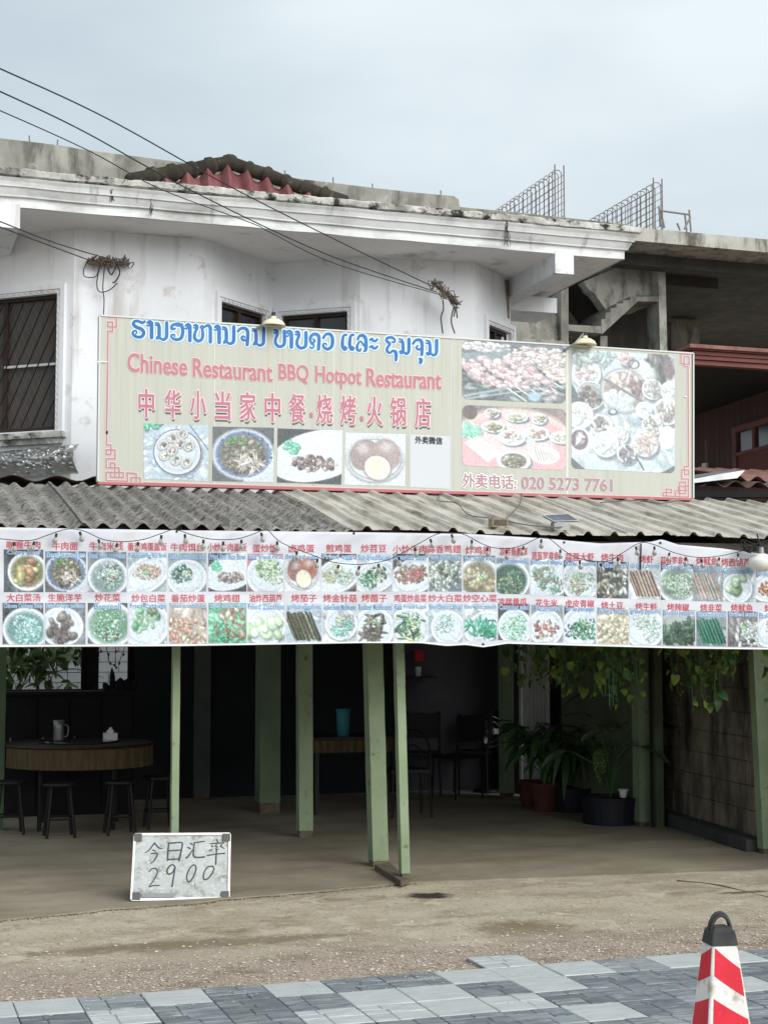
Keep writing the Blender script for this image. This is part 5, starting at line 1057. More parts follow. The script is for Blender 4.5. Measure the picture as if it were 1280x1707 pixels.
wire('overhead_cable', [P(-60, 348, 11), P(0, 369, 11.5), P(90, 404, 12.5), P(190, 434, 13.5)], .005, 'upper of the two cables reaching the left wall anchor', grp=g)
wire('overhead_cable', [P(-60, 354, 11), P(0, 378, 11.5), P(80, 408, 12.5), P(150, 434, 13.5)], .005, 'lower of the two cables reaching the left wall anchor', grp=g)
def anchor(p0, p1, Y, lab, dangles, n_):
    a_ = P(*p0, Y); b2 = P(*p1, Y); t_ = thing('cable_anchor', (a_ + b2) / 2, lab, 'cable anchor'); MB().bar(a_, b2, .02, .035, up=Vector((0, 1, 0))).build('bracket', m_wood_dk, t_)
    r_ = random.Random(n_); b_ = MB()
    for _ in range(46):
        t0 = r_.random(); c_ = a_.lerp(b2, t0); pts = [c_ + Vector((r_.gauss(0, .03), r_.gauss(-.02, .02), r_.gauss(0, .028))) for _ in range(4)]; b_.tube(catmull(pts, 3), .005, 4)
    o = b_.build('tangled_wire', m_nest, t_); o['kind'] = 'stuff'
    for dg in dangles: b_ = MB(); b_.tube(catmull([P(x, y, Y - .03) for x, y in dg], 6), .007 if len(dg) < 5 else .005, 5); b_.build('loose_cable', m_wire, t_)
anchor((146, 434), (216, 440), 14.1, 'tangled cable anchor with drooping loops on the left white wall', [[(146, 436), (140, 450), (142, 461), (160, 461), (166, 446)], [(176, 440), (174, 452), (172, 480), (174, 500), (173, 528)], [(196, 440), (200, 456), (192, 470), (188, 470)], [(168, 440), (162, 470), (166, 486), (182, 484), (196, 472)], [(180, 446), (186, 458), (194, 444)]], 3)
anchor((720, 470), (762, 508), 14.0, 'tangled twine cable anchor hanging on the white wall above the sign', [[(752, 500), (758, 515), (756, 528)], [(760, 512), (762, 530)], [(738, 500), (739, 515), (735, 530), (738, 556)], [(756, 512), (752, 535), (758, 556)]], 5)

# ================================================================== POSTS
def post(px0, px1, pb, lean, lab, side=1.0, top=2.52, base_h=.05, m=m_green, name='post', Yover=None, grp='pale green posts of the restaurant front'):
    g0 = G(px0, pb) if Yover is None else P(px0, pb, Yover); Y = g0.y; x0 = g0.x; x1 = P(px1, pb, Y).x; w_ = x1 - x0
    t_ = thing(name, (x0 + w_ / 2, Y, 0), lab, 'post', grp); b_ = MB(); n_ = 30; vs, fs = [], []; dx = P(px0 + lean, 1080, Y).x - P(px0, 1080, Y).x; r_ = random.Random(int(px0))
    for k_ in range(n_ + 1):
        t = k_ / n_; z = base_h + (top - base_h) * t; l = dx * (z / 1.7); 
        for a_, b2 in ((0, 0), (1, 0), (1, 1), (0, 1)):
            j_ = noise.noise(Vector((z * 5, a_ * 3 + px0, b2))) * .004; vs.append((x0 + w_ * a_ + l + j_, Y + w_ * side * b2 + j_ * .5, z))
    for k_ in range(n_):
        for q_ in range(4): fs.append((k_ * 4 + q_, k_ * 4 + (q_ + 1) % 4, (k_ + 1) * 4 + (q_ + 1) % 4, (k_ + 1) * 4 + q_))
    fs += [(0, 3, 2, 1), (n_ * 4, n_ * 4 + 1, n_ * 4 + 2, n_ * 4 + 3)]
    b_.add(vs, fs); b_.build('shaft', m, t_)
    b_ = MB(); b_.box((x0 + .006, Y + .006, -.01), (x1 - .004, Y + w_ * side - .004, base_h + .004)); b_.jitter(.004, 20); b_.build('bare_foot', m_base, t_); return g0
gp = G(664, 1471)
post(285, 297, 1490, 0, 'thin green post standing behind the whiteboard', Yover=gp.y, base_h=.05, side=1.2)
post(670, 684, 1471, -10, 'thin leaning green post at the very front beside the thicker pillar', base_h=.06, side=1.1)
post(622, 648, 1446, -10, 'thick green pillar just left of the thin leaning post', base_h=.045)
post(499, 522, 1397, -2, 'green pillar in the second row with peeled foot, left of the thick pillar', base_h=.06, side=.8)
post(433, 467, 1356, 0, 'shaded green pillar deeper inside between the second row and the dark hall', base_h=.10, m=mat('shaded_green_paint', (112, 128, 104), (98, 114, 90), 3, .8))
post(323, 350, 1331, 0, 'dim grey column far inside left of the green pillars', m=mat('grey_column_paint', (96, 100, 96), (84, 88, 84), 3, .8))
post(1272, 1300, 1424, -11, 'green corner post at the right edge in front of the stained block wall', base_h=.04, side=.55)
post(1066, 1087, 1378, 0, 'green post behind the black planter tubs at the right', base_h=.04)
post(839, 857, 1330, 0, 'slim green post at the far end of the plant row')
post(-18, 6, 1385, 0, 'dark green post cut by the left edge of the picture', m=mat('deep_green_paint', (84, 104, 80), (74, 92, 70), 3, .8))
# broken kerb strip between the two front posts
kb = MB(); a_ = G(640, 1450); b2 = G(672, 1476); a3 = G(664, 1444)
kb.prism([G(624, 1450) + Vector((0, 0, 0)), G(668, 1478), G(682, 1473), G(650, 1446)], (0, 0, .035)); kb.jitter(.01, 5); o = kb.build('kerb_strip', m_base); o['label'] = 'low broken kerb joining the feet of the two front posts'; o['category'] = 'kerb'

# ================================================================== INTERIOR SHELL
sh = thing('ground_floor', (2, 14, 0), 'dark ground floor hall of the restaurant behind the posts', 'room'); XLw = -4.5
MB().box((XLw - .15, 10.6, 0), (XLw, 17.2, 2.6)).build('wall', m_dkwood2, sh)  # unseen wall added so that no light enters from the left
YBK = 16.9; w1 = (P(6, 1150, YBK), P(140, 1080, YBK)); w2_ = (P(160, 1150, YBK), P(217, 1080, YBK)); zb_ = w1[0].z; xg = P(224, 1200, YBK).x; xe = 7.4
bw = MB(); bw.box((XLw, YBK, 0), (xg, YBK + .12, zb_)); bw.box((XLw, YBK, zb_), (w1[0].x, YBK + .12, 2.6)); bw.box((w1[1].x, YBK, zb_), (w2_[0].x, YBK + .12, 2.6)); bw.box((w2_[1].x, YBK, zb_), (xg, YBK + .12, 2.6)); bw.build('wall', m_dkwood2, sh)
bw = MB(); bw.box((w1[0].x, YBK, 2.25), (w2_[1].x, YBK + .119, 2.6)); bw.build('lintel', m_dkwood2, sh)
xq = P(668, 1200, YBK).x; MB().box((xg, YBK - .02, 0), (xq, YBK + .12, 2.6)).build('wall', mat('shade_dark_wall', (40, 42, 46), (30, 32, 36), 1.5, .9), sh); MB().box((xq, YBK - .03, 0), (xe, YBK + .12, 2.6)).build('wall', m_dark, sh)  # left stretch of the back wall coloured darker to give the hall's shade
for (A_, B_) in (w1, w2_):
    f_ = MB(); t = .025
    for (x0, x1, z0, z1) in ((A_.x, A_.x + t, zb_, 2.25), (B_.x - t, B_.x, zb_, 2.25), (A_.x, B_.x, zb_ - .03, zb_)): f_.box((x0, YBK - .03, z0), (x1, YBK - .001, z1))
    f_.build('window_frame', m_dkwood2, sh)
# cross wall that hides the depth of the hall behind the pillars
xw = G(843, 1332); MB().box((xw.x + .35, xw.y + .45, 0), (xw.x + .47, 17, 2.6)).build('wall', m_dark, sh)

# whitewashed block wall outside the back window, with a leafy branch before it
wbk = thing('whitewashed_wall', (0, 20.5, 0), 'whitewashed concrete block wall seen through the back window', 'wall'); YWB = 20.5
x0 = P(-60, 1100, YWB).x; x1 = P(260, 1100, YWB).x; MB().box((x0 - 2, YWB + .03, 0), (x1 + 1, YWB + .2, 3.4)).build('mortar', m_vinyl, wbk)
bme = None; j = 0; z = .9
while z < 2.1:
    x = x0 + (j % 2) * .13
    while x < x1:
        if bme is None: bb2 = MB().box((x, YWB, z), (x + .252, YWB + .04, z + .122)); bme = bb2.build('block', m_wblock, wbk, origin=(x, YWB, z)); 
        else: link_copy(bme, wbk, Matrix.Translation(Vector((x, YWB + random.uniform(-.003, .003), z)) - wbk.location))
        x += .262
    z += .132; j += 1
def leaf(L, W, fold=.25, droop=.3, lobes=0, heart=False):
    b_ = MB(); n_ = 6; vs = []
    for i in range(n_ + 1):
        t = i / n_; ww = W * (math.sin(math.pi * min(1, t * .92 + .08)) ** .8 if not heart else (math.sin(math.pi * (t * .75 + .25)) ** .7)) * (1 if t < 1 else 0); y = L * t; z = -droop * L * t * t
        vs += [(-ww / 2, y, z + fold * ww), (0, y, z), (ww / 2, y, z + fold * ww)]
    fs = []
    for i in range(n_):
        k = i * 3; fs += [(k, k + 1, k + 4, k + 3), (k + 1, k + 2, k + 5, k + 4)]
    me = bpy.data.meshes.new('leaf'); me.from_pydata(vs, [], fs); me.polygons.foreach_set('use_smooth', [True] * len(fs)); return me
def leafmesh(m, *a, **k): me = leaf(*a, **k); me.materials.append(m); return me
def put_leaf(me, par, p, yaw, pitch, roll=0, s=1, name='leaf'):
    o = bpy.data.objects.new(name, me); COL.objects.link(o); o.parent = par
    o.matrix_local = Matrix.Translation(Vector(p) - par.location) @ Matrix.Rotation(yaw, 4, 'Z') @ Matrix.Rotation(pitch, 4, 'X') @ Matrix.Rotation(roll, 4, 'Y') @ Matrix.Scale(s, 4); return o
tl = leafmesh(m_leaft, .17, .10, .12, .35, heart=True); tree = thing('leafy_branch', (P(60, 1150, 18.6).x, 18.6, 0), 'branch with broad green leaves outside the back window', 'tree')
r = random.Random(21); tr = MB(); base_ = P(70, 1200, 18.8); tr.tube([(base_.x, 18.8, 0), base_, P(60, 1120, 18.8), P(80, 1060, 18.8)], .03, 6, r2=.012); tr.build('trunk', m_twig, tree)
for k_ in range(16):
    a_ = P(r.uniform(20, 100), r.uniform(1110, 1170), 18.7); e_ = P(r.uniform(-30, 180), r.uniform(1050, 1140), r.uniform(18, 19.4)); MB().tube(catmull([a_, (a_ + e_) / 2 + Vector((0, 0, .08)), e_], 4), .008, 4, r2=.003).build('twig', m_twig, tree)
for k_ in range(270):
    px, py = r.uniform(-30, 150), r.triangular(1040, 1155, 1085)
    if px > 95 and 1108 < py < 1135 and r.random() < .9: continue
    if px > 120 and py > 1100 and r.random() < .6: continue
    if px > 30 and 1118 < py < 1138 and r.random() < .5: continue
    put_leaf(tl, tree, P(px, py, r.uniform(18.0, 19.4)), r.uniform(0, 6.28), r.uniform(-1.2, .3), r.uniform(-.6, .6), r.uniform(.6, 1.25))
tw = thing('leafless_vine', P(190, 1100, 19.8), 'thin dark vine tendrils hanging before the white block wall', 'vine')
for k_, pts in enumerate([[(165, 1070), (168, 1085), (163, 1092)], [(175, 1065), (180, 1090), (183, 1105), (190, 1108)], [(210, 1070), (205, 1090), (198, 1105)], [(195, 1065), (193, 1085), (193, 1112)]]):
    MB().tube(catmull([P(x, y, 19.8) for x, y in pts], 4), .006, 4).build('tendril', m_twig, tw)
    for x, y in pts: MB().lathe(P(x + 1.5, y + 1, 19.8), [(.001, -.02), (.014, -.008), (.014, .008), (.001, .02)], 6).build('bud', m_twig, tw)

# dark counter and lotus shaped ornament silhouetted in the window
ct = thing('cabinet', (P(110, 1380, 15.6).x, 15.8, 0), 'tall cabinet, coloured near black for the shade of the hall, under the back window at the left', 'cabinet')
zc = P(190, 1152, 15.6).z; a_ = P(10, 1200, 15.6).x; b2 = P(222, 1200, 15.6).x; n4 = 4
MB().box((a_, 15.62, 0), (b2, 16.0, zc - .03)).build('body', m_dkwood2, ct); MB().box((a_ - .02, 15.59, zc - .03), (b2 + .02, 16.0, zc)).build('top', m_dkwood2, ct)
for k_ in range(n4):
    x = a_ + (b2 - a_) * k_ / n4; MB().box((x + .015, 15.60, .08), (x + (b2 - a_) / n4 - .015, 15.62, zc - .06)).build('door', m_dkwood2, ct); MB().box((x + .04, 15.585, zc * .55), (x + .055, 15.60, zc * .55 + .1)).build('handle', m_alu, ct)
orn = thing('lotus_ornament', P(200, 1151, 15.75), 'black lotus shaped ornament standing on the cabinet against the bright window', 'ornament')
c = P(201, 1152, 15.75)
for dx, hh, ww, tilt in ((-.075, .235, .05, -.05), (.0, .135, .11, 0), (.10, .155, .06, .6), (-.12, .10, .06, -.5), (.05, .13, .09, .2)):
    b_ = MB(); b_.lathe(c + Vector((dx, 0, 0)), [(.001, 0), (ww * .6, .01), (ww * .62, hh * .35), (ww * .5, hh * .7), (.004, hh)], 12, axis=(math.sin(tilt), 0, math.cos(tilt))); b_.build('petal', m_dkwood2, orn, smooth=True)
MB().lathe(c, [(.001, -.01), (.11, -.005), (.12, .02), (.06, .03), (.001, .03)], 16).build('base', m_dkwood2, orn, smooth=True)

# round table with skirt
tcx = G(132, 1240, .75); tab = thing('round_table', (tcx.x, tcx.y, 0), 'large round table with pleated tan skirt and glass turntable in the dark hall', 'table')
rr_ = .5 * (P(256, 1240, tcx.y).x - P(8, 1240, tcx.y).x); T0 = Vector((tcx.x, tcx.y, 0))
MB().lathe(T0, [(.001, .74), (rr_, .74), (rr_ + .01, .752), (rr_, .765), (.001, .766)], 40).build('tabletop', m_wood_dk, tab)
b_ = MB(); vs, fs = [], []; NA = 160
for z in (.738, .66, .60, .56):
    for i_ in range(NA): a = 2 * math.pi * i_ / NA; q_ = rr_ - .005 + (.005 * math.sin(a * 34) * (1 + (.74 - z) * 6)); vs.append((T0.x + q_ * math.cos(a), T0.y + q_ * math.sin(a), z))
for j in range(3):
    for i_ in range(NA): fs.append((j * NA + i_, j * NA + (i_ + 1) % NA, (j + 1) * NA + (i_ + 1) % NA, (j + 1) * NA + i_))
b_.add(vs, fs).build('table_skirt', m_cloth, tab, smooth=True)
for a in (.6, 2.2, 3.8, 5.3): q_ = T0 + Vector((math.cos(a), math.sin(a), 0)) * rr_ * .7; MB().tube([q_, q_ + Vector((0, 0, .74))], .02, 8).build('leg', m_grille, tab)
MB().lathe(T0, [(.001, .768), (.36, .768), (.365, .776), (.36, .784), (.001, .784)], 40).build('turntable', m_glass_dk, tab)
c = P(98, 1240, tcx.y - .1); c.z = .785; pt = thing('water_pitcher', c, 'tall translucent pitcher on the round table', 'pitcher'); hp = .17
MB().lathe(c, [(.001, 0), (.045, .0), (.048, .02), (.046, .12), (.052, hp + .02), (.046, hp + .02), (.042, .12), (.001, .01)], 18).build('body', m_alu, pt, smooth=True); MB().tube(catmull([c + Vector((.045, 0, .15)), c + Vector((.085, 0, .13)), c + Vector((.08, 0, .05)), c + Vector((.046, 0, .04))], 4), .006, 6).build('handle', m_alu, pt)
c = P(184, 1236, tcx.y); c.z = .785; tb = thing('tissue_box', c, 'white tissue box with a tissue pulled out on the round table', 'tissue box')
MB().box((c.x - .06, c.y - .05, c.z), (c.x + .06, c.y + .05, c.z + .06)).build('box', m_whiteplas, tb); b_ = MB(); b_.lathe(c + Vector((0, 0, .06)), [(.03, 0), (.035, .02), (.015, .035), (.02, .05), (.004, .055)], 9); b_.jitter(.014, 22); b_.build('tissue', m_whiteplas, tb)
r = random.Random(31)
for k_, (a, rd) in enumerate(((-1.9, 1.15), (-1.2, 1.12), (-2.6, 1.12), (-.5, 1.15))):
    c = T0 + Vector((math.cos(a), math.sin(a), 0)) * rr_ * rd; s_ = thing('stool', c, ['plastic stool in front of the round table, directly under the pitcher', 'plastic stool at the round table under the tissue box', 'plastic stool at the left side of the round table', 'plastic stool at the right side of the round table'][k_], 'stool', 'stools round the table')
    MB().lathe(c + Vector((0, 0, .44)), [(.001, 0), (.15, 0), (.155, .01), (.15, .025), (.001, .03)], 16).build('seat', m_grille, s_)
    for q_ in range(4):
        an = q_ * math.pi / 2 + .78; e1 = c + Vector((math.cos(an) * .11, math.sin(an) * .11, .44)); e0 = c + Vector((math.cos(an) * .17, math.sin(an) * .17, 0)); MB().tube([e0, e1], .014, 6).build('leg', m_grille, s_)
    for q_ in range(4):
        an = q_ * math.pi / 2 + .78; e0 = c + Vector((math.cos(an) * .15, math.sin(an) * .15, .16)); e1 = c + Vector((math.cos(an + 1.5708) * .15, math.sin(an + 1.5708) * .15, .16)); MB().tube([e0, e1], .009, 5).build('rung', m_grille, s_)
# second table with tan cloth, turquoise bin, round backed chair
tz = G(566, 1229, .75); t2 = thing('dining_table', (tz.x, tz.y, 0), 'rectangular table with tan cloth edge deep in the hall behind the green pillars', 'table'); xa, xb = P(522, 1229, tz.y).x, P(655, 1229, tz.y).x
MB().box((xa, tz.y, .72), (xb, tz.y + .7, .75)).build('tabletop', m_wood_dk, t2)
b_ = MB(); vs, fs = [], []
for z in (.718, .60):
    for i_ in range(81): vs.append((xa + (xb - xa) * i_ / 80, tz.y - .008 + .008 * math.sin(i_ * .9), z))
fs = [(i_, i_ + 1, 82 + i_, 81 + i_) for i_ in range(80)]; b_.add(vs, fs).build('table_skirt', m_cloth, t2)
for x, y in ((xa + .05, tz.y + .05), (xb - .05, tz.y + .05), (xa + .05, tz.y + .65), (xb - .05, tz.y + .65)): MB().box((x - .02, y - .02, 0), (x + .02, y + .02, .72)).build('leg', m_grille, t2)
c = P(572, 1226, tz.y + .15); c.z = .75; bk_ = thing('turquoise_canister', c, 'turquoise plastic canister standing on the tan clothed table', 'canister')
MB().lathe(c, [(.001, 0), (.06, 0), (.068, .22), (.07, .25), (.001, .25)], 20).build('body', m_turq, bk_, smooth=True); MB().lathe(c + Vector((0, 0, .25)), [(.073, 0), (.073, .02), (.02, .03), (.001, .03)], 20).build('lid', m_turq, bk_, smooth=True)
def chair(c, yaw, lab, grp='dark chairs in the hall', rnd=False):
    t_ = thing('dining_chair', c, lab, 'chair', grp); t_.rotation_euler.z = yaw; o_ = []
    def w(m_, nm): 
        for v in m_.v: v += Vector(c)
        return m_.build(nm, m_grille, t_)
    w(MB().box((-.2, -.2, .43), (.2, .2, .46)), 'seat')
    for x in (-.18, .18):
        for y in (-.18, .18): w(MB().tube([(x * 1.08, y * 1.08, 0), (x, y, .43)], .013, 6), 'leg')
    if rnd:
        w(MB().tube(catmull([(-.17, .19, .44), (-.18, .21, .62), (-.12, .22, .78), (0, .22, .84), (.12, .22, .78), (.18, .21, .62), (.17, .19, .44)], 5), .013, 6), 'back_frame')
        w(MB().tube(catmull([(-.09, .2, .46), (-.10, .21, .62), (0, .22, .70), (.10, .21, .62), (.09, .2, .46)], 5), .008, 6), 'back_loop')
    else:
        for x in (-.18, .18): w(MB().tube([(x, .19, .44), (x, .24, .92)], .014, 6), 'back_post')
        w(MB().box((-.18, .20, .62), (.18, .235, .90)), 'backrest')
    return t_
q_ = G(585, 1330); chair((q_.x, tz.y - .35, 0), R(175), 'chair with round bentwood back in front of the tan clothed table', rnd=True)
q_ = G(762, 1330); chair((q_.x, q_.y, 0), R(200), 'dark chair against the grey wall, nearer the plants'); q_ = G(735, 1325); chair((q_.x - .1, q_.y + .3, 0), R(160), 'dark chair behind the other one against the grey wall')
q_ = G(795, 1322); chair((q_.x + .05, q_.y + .2, 0), R(235), 'dark chair in the corner next to the far green post')
# electric fan beside the chairs
c = G(812, 1320); c.z = 0; fn = thing('standing_fan', c, 'dark standing fan with round cage in the corner beside the chairs', 'fan')
MB().lathe(c, [(.001, 0), (.16, 0), (.15, .03), (.02, .05), (.001, .05)], 20).build('base', m_grille, fn, smooth=True); MB().tube([c, c + Vector((0, 0, .62))], .012, 8).build('pole', m_grille, fn); hc = c + Vector((0, -.05, .68))
for k_ in range(3): b_ = MB(); b_.tube([hc + Vector((math.cos(a) * (.17 - .05 * k_), -.06 + .02 * k_, math.sin(a) * (.17 - .05 * k_))) for a in [i_ * .2618 for i_ in range(25)]], .003, 4); b_.build('cage_ring', m_alu, fn)
MB().lathe(hc, [(.001, -.05), (.04, -.05), (.05, .05), (.001, .06)], 14, axis=(0, -1, 0)).build('motor', m_alu, fn, smooth=True)
for k_ in range(3):
    a = k_ * 2.094; e = hc + Vector((math.cos(a) * .14, -.04, math.sin(a) * .14)); MB().bar(hc + Vector((0, -.04, 0)), e, .06, .004, up=Vector((0, 1, 0))).build('blade', m_alu, fn)
# wall shelf altar
c = P(697, 1128, 16.6); al = thing('wall_shelf', c, 'small dark wall shelf carrying a white cup under a red plaque', 'shelf'); MB().box((c.x - .14, 16.55, c.z - .015), (c.x + .22, 16.87, c.z)).build('board', m_wood_dk, al)
a_ = P(692, 1103, 16.8); b2 = P(706, 1084, 16.8); o = MB().box((a_.x, 16.80, a_.z), (b2.x, 16.86, b2.z)).build('red_plaque', m_red); o['label'] = 'small red plaque on the grey wall above the shelf'; o['category'] = 'plaque'
o = MB().lathe(P(697, 1127.5, 16.7), [(.001, 0), (.03, 0), (.036, .10), (.034, .11), (.001, .10)], 14).build('cup', m_whiteplas, smooth=True); o['label'] = 'white cup standing on the small wall shelf'; o['category'] = 'cup'

# ================================================================== RIGHT SIDE: green wall, slats, block wall
g1, g2 = G(857, 1332), G(1068, 1381); dv = (g2 - g1); dv.z = 0; Ls = dv.length; dv /= Ls; nv = Vector((dv.y, -dv.x, 0))
if nv.x > 0: nv = -nv
hq = HIT(916, 1200, ((g1 - nv * .16).x, (g1 - nv * .16).y), ((g2 - nv * .16).x, (g2 - nv * .16).y)); sA = (Vector((hq.x, hq.y, 0)) - (g1 - nv * .16)).dot(dv)
gw = thing('green_side_wall', (g1 + g2) / 2, 'dim green side wall behind the potted plants', 'wall'); sA = Ls * .30
back = -nv * .16
MB().prism([g1 + dv * sA + back, g2 + back, g2 + back + Vector((0, 0, 2.5)), g1 + dv * sA + back + Vector((0, 0, 2.5))], -nv * .08).build('wall', m_green_dk, gw)
sf = thing('slat_screen', g1 + dv * sA * .5, 'screen of upright grey slats with dark gaps beside the far green post', 'screen'); m_slat = mat('grey_slat', (206, 206, 198), (186, 186, 178), 5, .8)
ga, gb = g1 + back, g2 + back
for k_ in range(8):
    pa, pb = (HIT(px, 1200, (ga.x, ga.y), (gb.x, gb.y)) for px in (864.5 + k_ * 6.4, 868.6 + k_ * 6.4)); pa.z = pb.z = 0
    MB().prism([pa, pb, pb + Vector((0, 0, 2.5)), pa + Vector((0, 0, 2.5))], -nv * .02).build('slat', m_slat, sf)
MB().prism([g1 - nv * .3, g1 + dv * sA - nv * .3, g1 + dv * sA - nv * .3 + Vector((0, 0, 2.5)), g1 - nv * .3 + Vector((0, 0, 2.5))], -nv * .03).build('wall', m_dkwood2, gw)
k1, k2 = G(1094, 1371), G(1290, 1434); dk = k2 - k1; dk.z = 0; Lk = (G(1262, 1424) - k1).length - .04; dk.normalize(); nk = Vector((dk.y, -dk.x, 0))
if nk.x > 0: nk = -nk
k0 = k1 - dk * .6 - nk * .10
bwl = thing('side_block_wall', (k0 + k2) / 2, 'rough stained concrete block wall closing the right side', 'wall')
MB().prism([k0 - nk * .012, k0 + dk * (Lk + .6) - nk * .012, k0 + dk * (Lk + .6) - nk * .012 + Vector((0, 0, 2.5)), k0 - nk * .012 + Vector((0, 0, 2.5))], -nk * .15).build('mortar', m_conc_dk, bwl)
r = random.Random(8); z = .12; j = 0
while z < 2.4:
    s = -(j % 2) * .2
    while s < Lk + .5:
        a_ = max(0, s + .004); e_ = min(Lk + .5, s + .40); pr_ = r.uniform(0, .012)
        if e_ > a_: MB().prism([k0 + dk * a_ + nk * pr_ + Vector((0, 0, z)), k0 + dk * e_ + nk * pr_ + Vector((0, 0, z)), k0 + dk * e_ + nk * pr_ + Vector((0, 0, z + .192)), k0 + dk * a_ + nk * pr_ + Vector((0, 0, z + .192))], -nk * .03).build('block', m_block, bwl)
        s += .405
    z += .198; j += 1
kb = MB(); kb.prism([k0 + nk * .02, k0 + dk * (Lk + .5) + nk * .02, k0 + dk * (Lk + .5) + nk * .02 + Vector((0, 0, .10)), k0 + nk * .02 + Vector((0, 0, .14))], nk * .10); kb.jitter(.012, 4); kb.build('footing', m_conc_dk, bwl)
qx = k0 + dk * (Lk + .55) - nk * .35; MB().prism([qx, qx + dk * 1.6, qx + dk * 1.6 + Vector((0, 0, 2.5)), qx + Vector((0, 0, 2.5))], -nk * .15).build('light_stop_wall', m_conc_dk, bwl)  # wall piece added to stop light from the open right side
MB().prism([g2 - nv * .10, k0 + dk * .1 - nk * .05, k0 + dk * .1 - nk * .05 + Vector((0, 0, 2.5)), g2 - nv * .10 + Vector((0, 0, 2.5))], (.08, .08, 0)).build('wall', m_dark, gw)
# closing walls outside the picture so that the hall is as dark as it is
MB().prism([k0 + dk * (Lk + .5) + Vector((0, 0, 2.5)), k0 + Vector((0, 0, 2.5)), k0 + Vector((1.5, 1.5, 2.5)), k0 + dk * (Lk + .5) + Vector((1.5, 0, 2.5))], (0, 0, .05)).build('wall_cap', m_conc_dk, bwl)

# ---- pots and plants
def pot(c, r0, r1, h, m, lab, cat='pot', name='plant_pot', grp='plant pots along the right wall', n=24):
    t_ = thing(name, c, lab, cat, grp); MB().lathe(c, [(.001, 0), (r0, 0), (r1 * .97, h * .86), (r1 * .97, h * .861), (r1 + .008, h * .862), (r1 + .012, h), (r1 - .01, h), (r1 - .02, h * .9), (.001, h * .9)], n).build('body', m, t_, smooth=False)
    MB().lathe(c, [(.001, h * .905), (r1 - .018, h * .905)], n).build('soil', m_soil, t_); return t_
p1 = G(884, 1343); p2 = G(908, 1352); p3 = G(955, 1352); p4 = G(1018, 1372); p5 = G(1000, 1352)
pot(p1, .10, .13, .26, m_terra, 'brown red pot at the far end of the plant row'); pot(p2, .11, .15, .28, m_terra, 'brown red pot with wide rim beside the black tubs')
pot(p3, .19, .22, .24, m_blackpot, 'black tub between the red pot and the biggest tub'); pot(p4, .26, .28, .25, m_blackpot, 'biggest black tub nearest the green post')
c = P(1030, 1326, p4.y - .05); c.z = .25; pot(c - Vector((0, .1, 0)), .028, .042, .075, m_whiteplas, 'tiny white patterned pot on the rim of the biggest tub')
LF = {'d': leafmesh(m_leafd, .24, .085, .2, .5), 's': leafmesh(m_leafsp, .40, .17, .15, .6), 'n': leafmesh(m_leafd, .34, .06, .3, .9)}
def plant(c, kind, n_, h, lab, spread=.35, seed=1, z0=.24):
    t_ = thing('potted_plant', (c.x, c.y, z0), lab, 'plant', 'leafy plants in the pots'); r_ = random.Random(seed); top = Vector((c.x, c.y, z0))
    for k_ in range(n_):
        a = r_.uniform(0, 6.28); hh = h * r_.uniform(.45, 1); rd = spread * r_.uniform(.15, .6); e_ = top + Vector((math.cos(a) * rd, math.sin(a) * rd, hh)); m_ = top + Vector((math.cos(a) * rd * .25, math.sin(a) * rd * .25, hh * .6))
        b_ = MB(); b_.tube(catmull([top, m_, e_], 3), .006, 4, r2=.003); b_.build('stem', m_leafd, t_); put_leaf(LF[kind], t_, e_, a - 1.5708 + r_.uniform(-.4, .4), r_.uniform(-.5, .6), 0, r_.uniform(.7, 1.25))
plant(p1, 'd', 30, .62, 'dense dark leaved plant in the far brown pot', .4, 1); plant(p2, 'd', 34, .60, 'bushy dark leaved plant in the wide rimmed brown pot', .5, 2)
plant(p3, 'n', 26, .62, 'plant with long drooping narrow leaves in the smaller black tub', .55, 3); plant(p4, 's', 13, .85, 'tall dumb cane with pale speckled leaves in the biggest black tub', .65, 4)
plant(p5, 'd', 30, .5, 'low dark plant crowding the back of the biggest tub', .5, 5, .2)
t_ = thing('potted_plant', (p4.x, p4.y, .24), 'single tall bare stalked plant rising between the black tubs', 'plant', 'leafy plants in the pots')
c0 = Vector((p5.x, p5.y, .22)); b_ = MB(); b_.tube(catmull([c0, c0 + Vector((-.03, 0, .5)), c0 + Vector((-.04, 0, .95))], 5), .008, 5); b_.build('stem', m_leafd, t_)
for a, pt_ in ((2.9, .2), (-.2, .1), (1.5, .3), (4.2, -.1)): put_leaf(LF['n'], t_, c0 + Vector((-.04, 0, .95)), a, pt_, 0, 1.0)
# ---- hanging vines
lv = leafmesh(m_leafv, .058, .055, .15, .5, heart=True)
lv2 = leafmesh(m_leafd, .06, .05, .2, .7, heart=True)
def vine(lab, boxes, n_, seed, ztop=2.3):
    t_ = thing('hanging_vine', P(*boxes[0][:2], boxes[0][4]), lab, 'vine', 'vines hanging under the awning'); r_ = random.Random(seed)
    for (xa_, ya_, xb_, yb_, Ya, Yb, k_) in boxes:
        for _ in range(int(k_ / 4) + 1):
            x = r_.uniform(xa_, xb_); Y = r_.uniform(Ya, Yb); e_ = P(x, r_.uniform((ya_ + yb_) / 2, yb_), Y); tp = Vector((e_.x + r_.uniform(-.05, .05), e_.y, ztop)); b_ = MB(); b_.tube(catmull([tp, (tp + e_) / 2 + Vector((r_.uniform(-.03, .03), 0, 0)), e_], 3), .003, 4); b_.build('stem', m_leafd, t_)
            for q_ in range(9):
                u = r_.uniform(.15, 1); p_ = tp.lerp(e_, u) + Vector((r_.gauss(0, .04), r_.gauss(0, .04), 0)); put_leaf(lv if r_.random() < .7 else lv2, t_, p_, r_.uniform(0, 6.28), r_.uniform(-1.5, .1), r_.uniform(-.9, .9), r_.uniform(.45, 1.5))
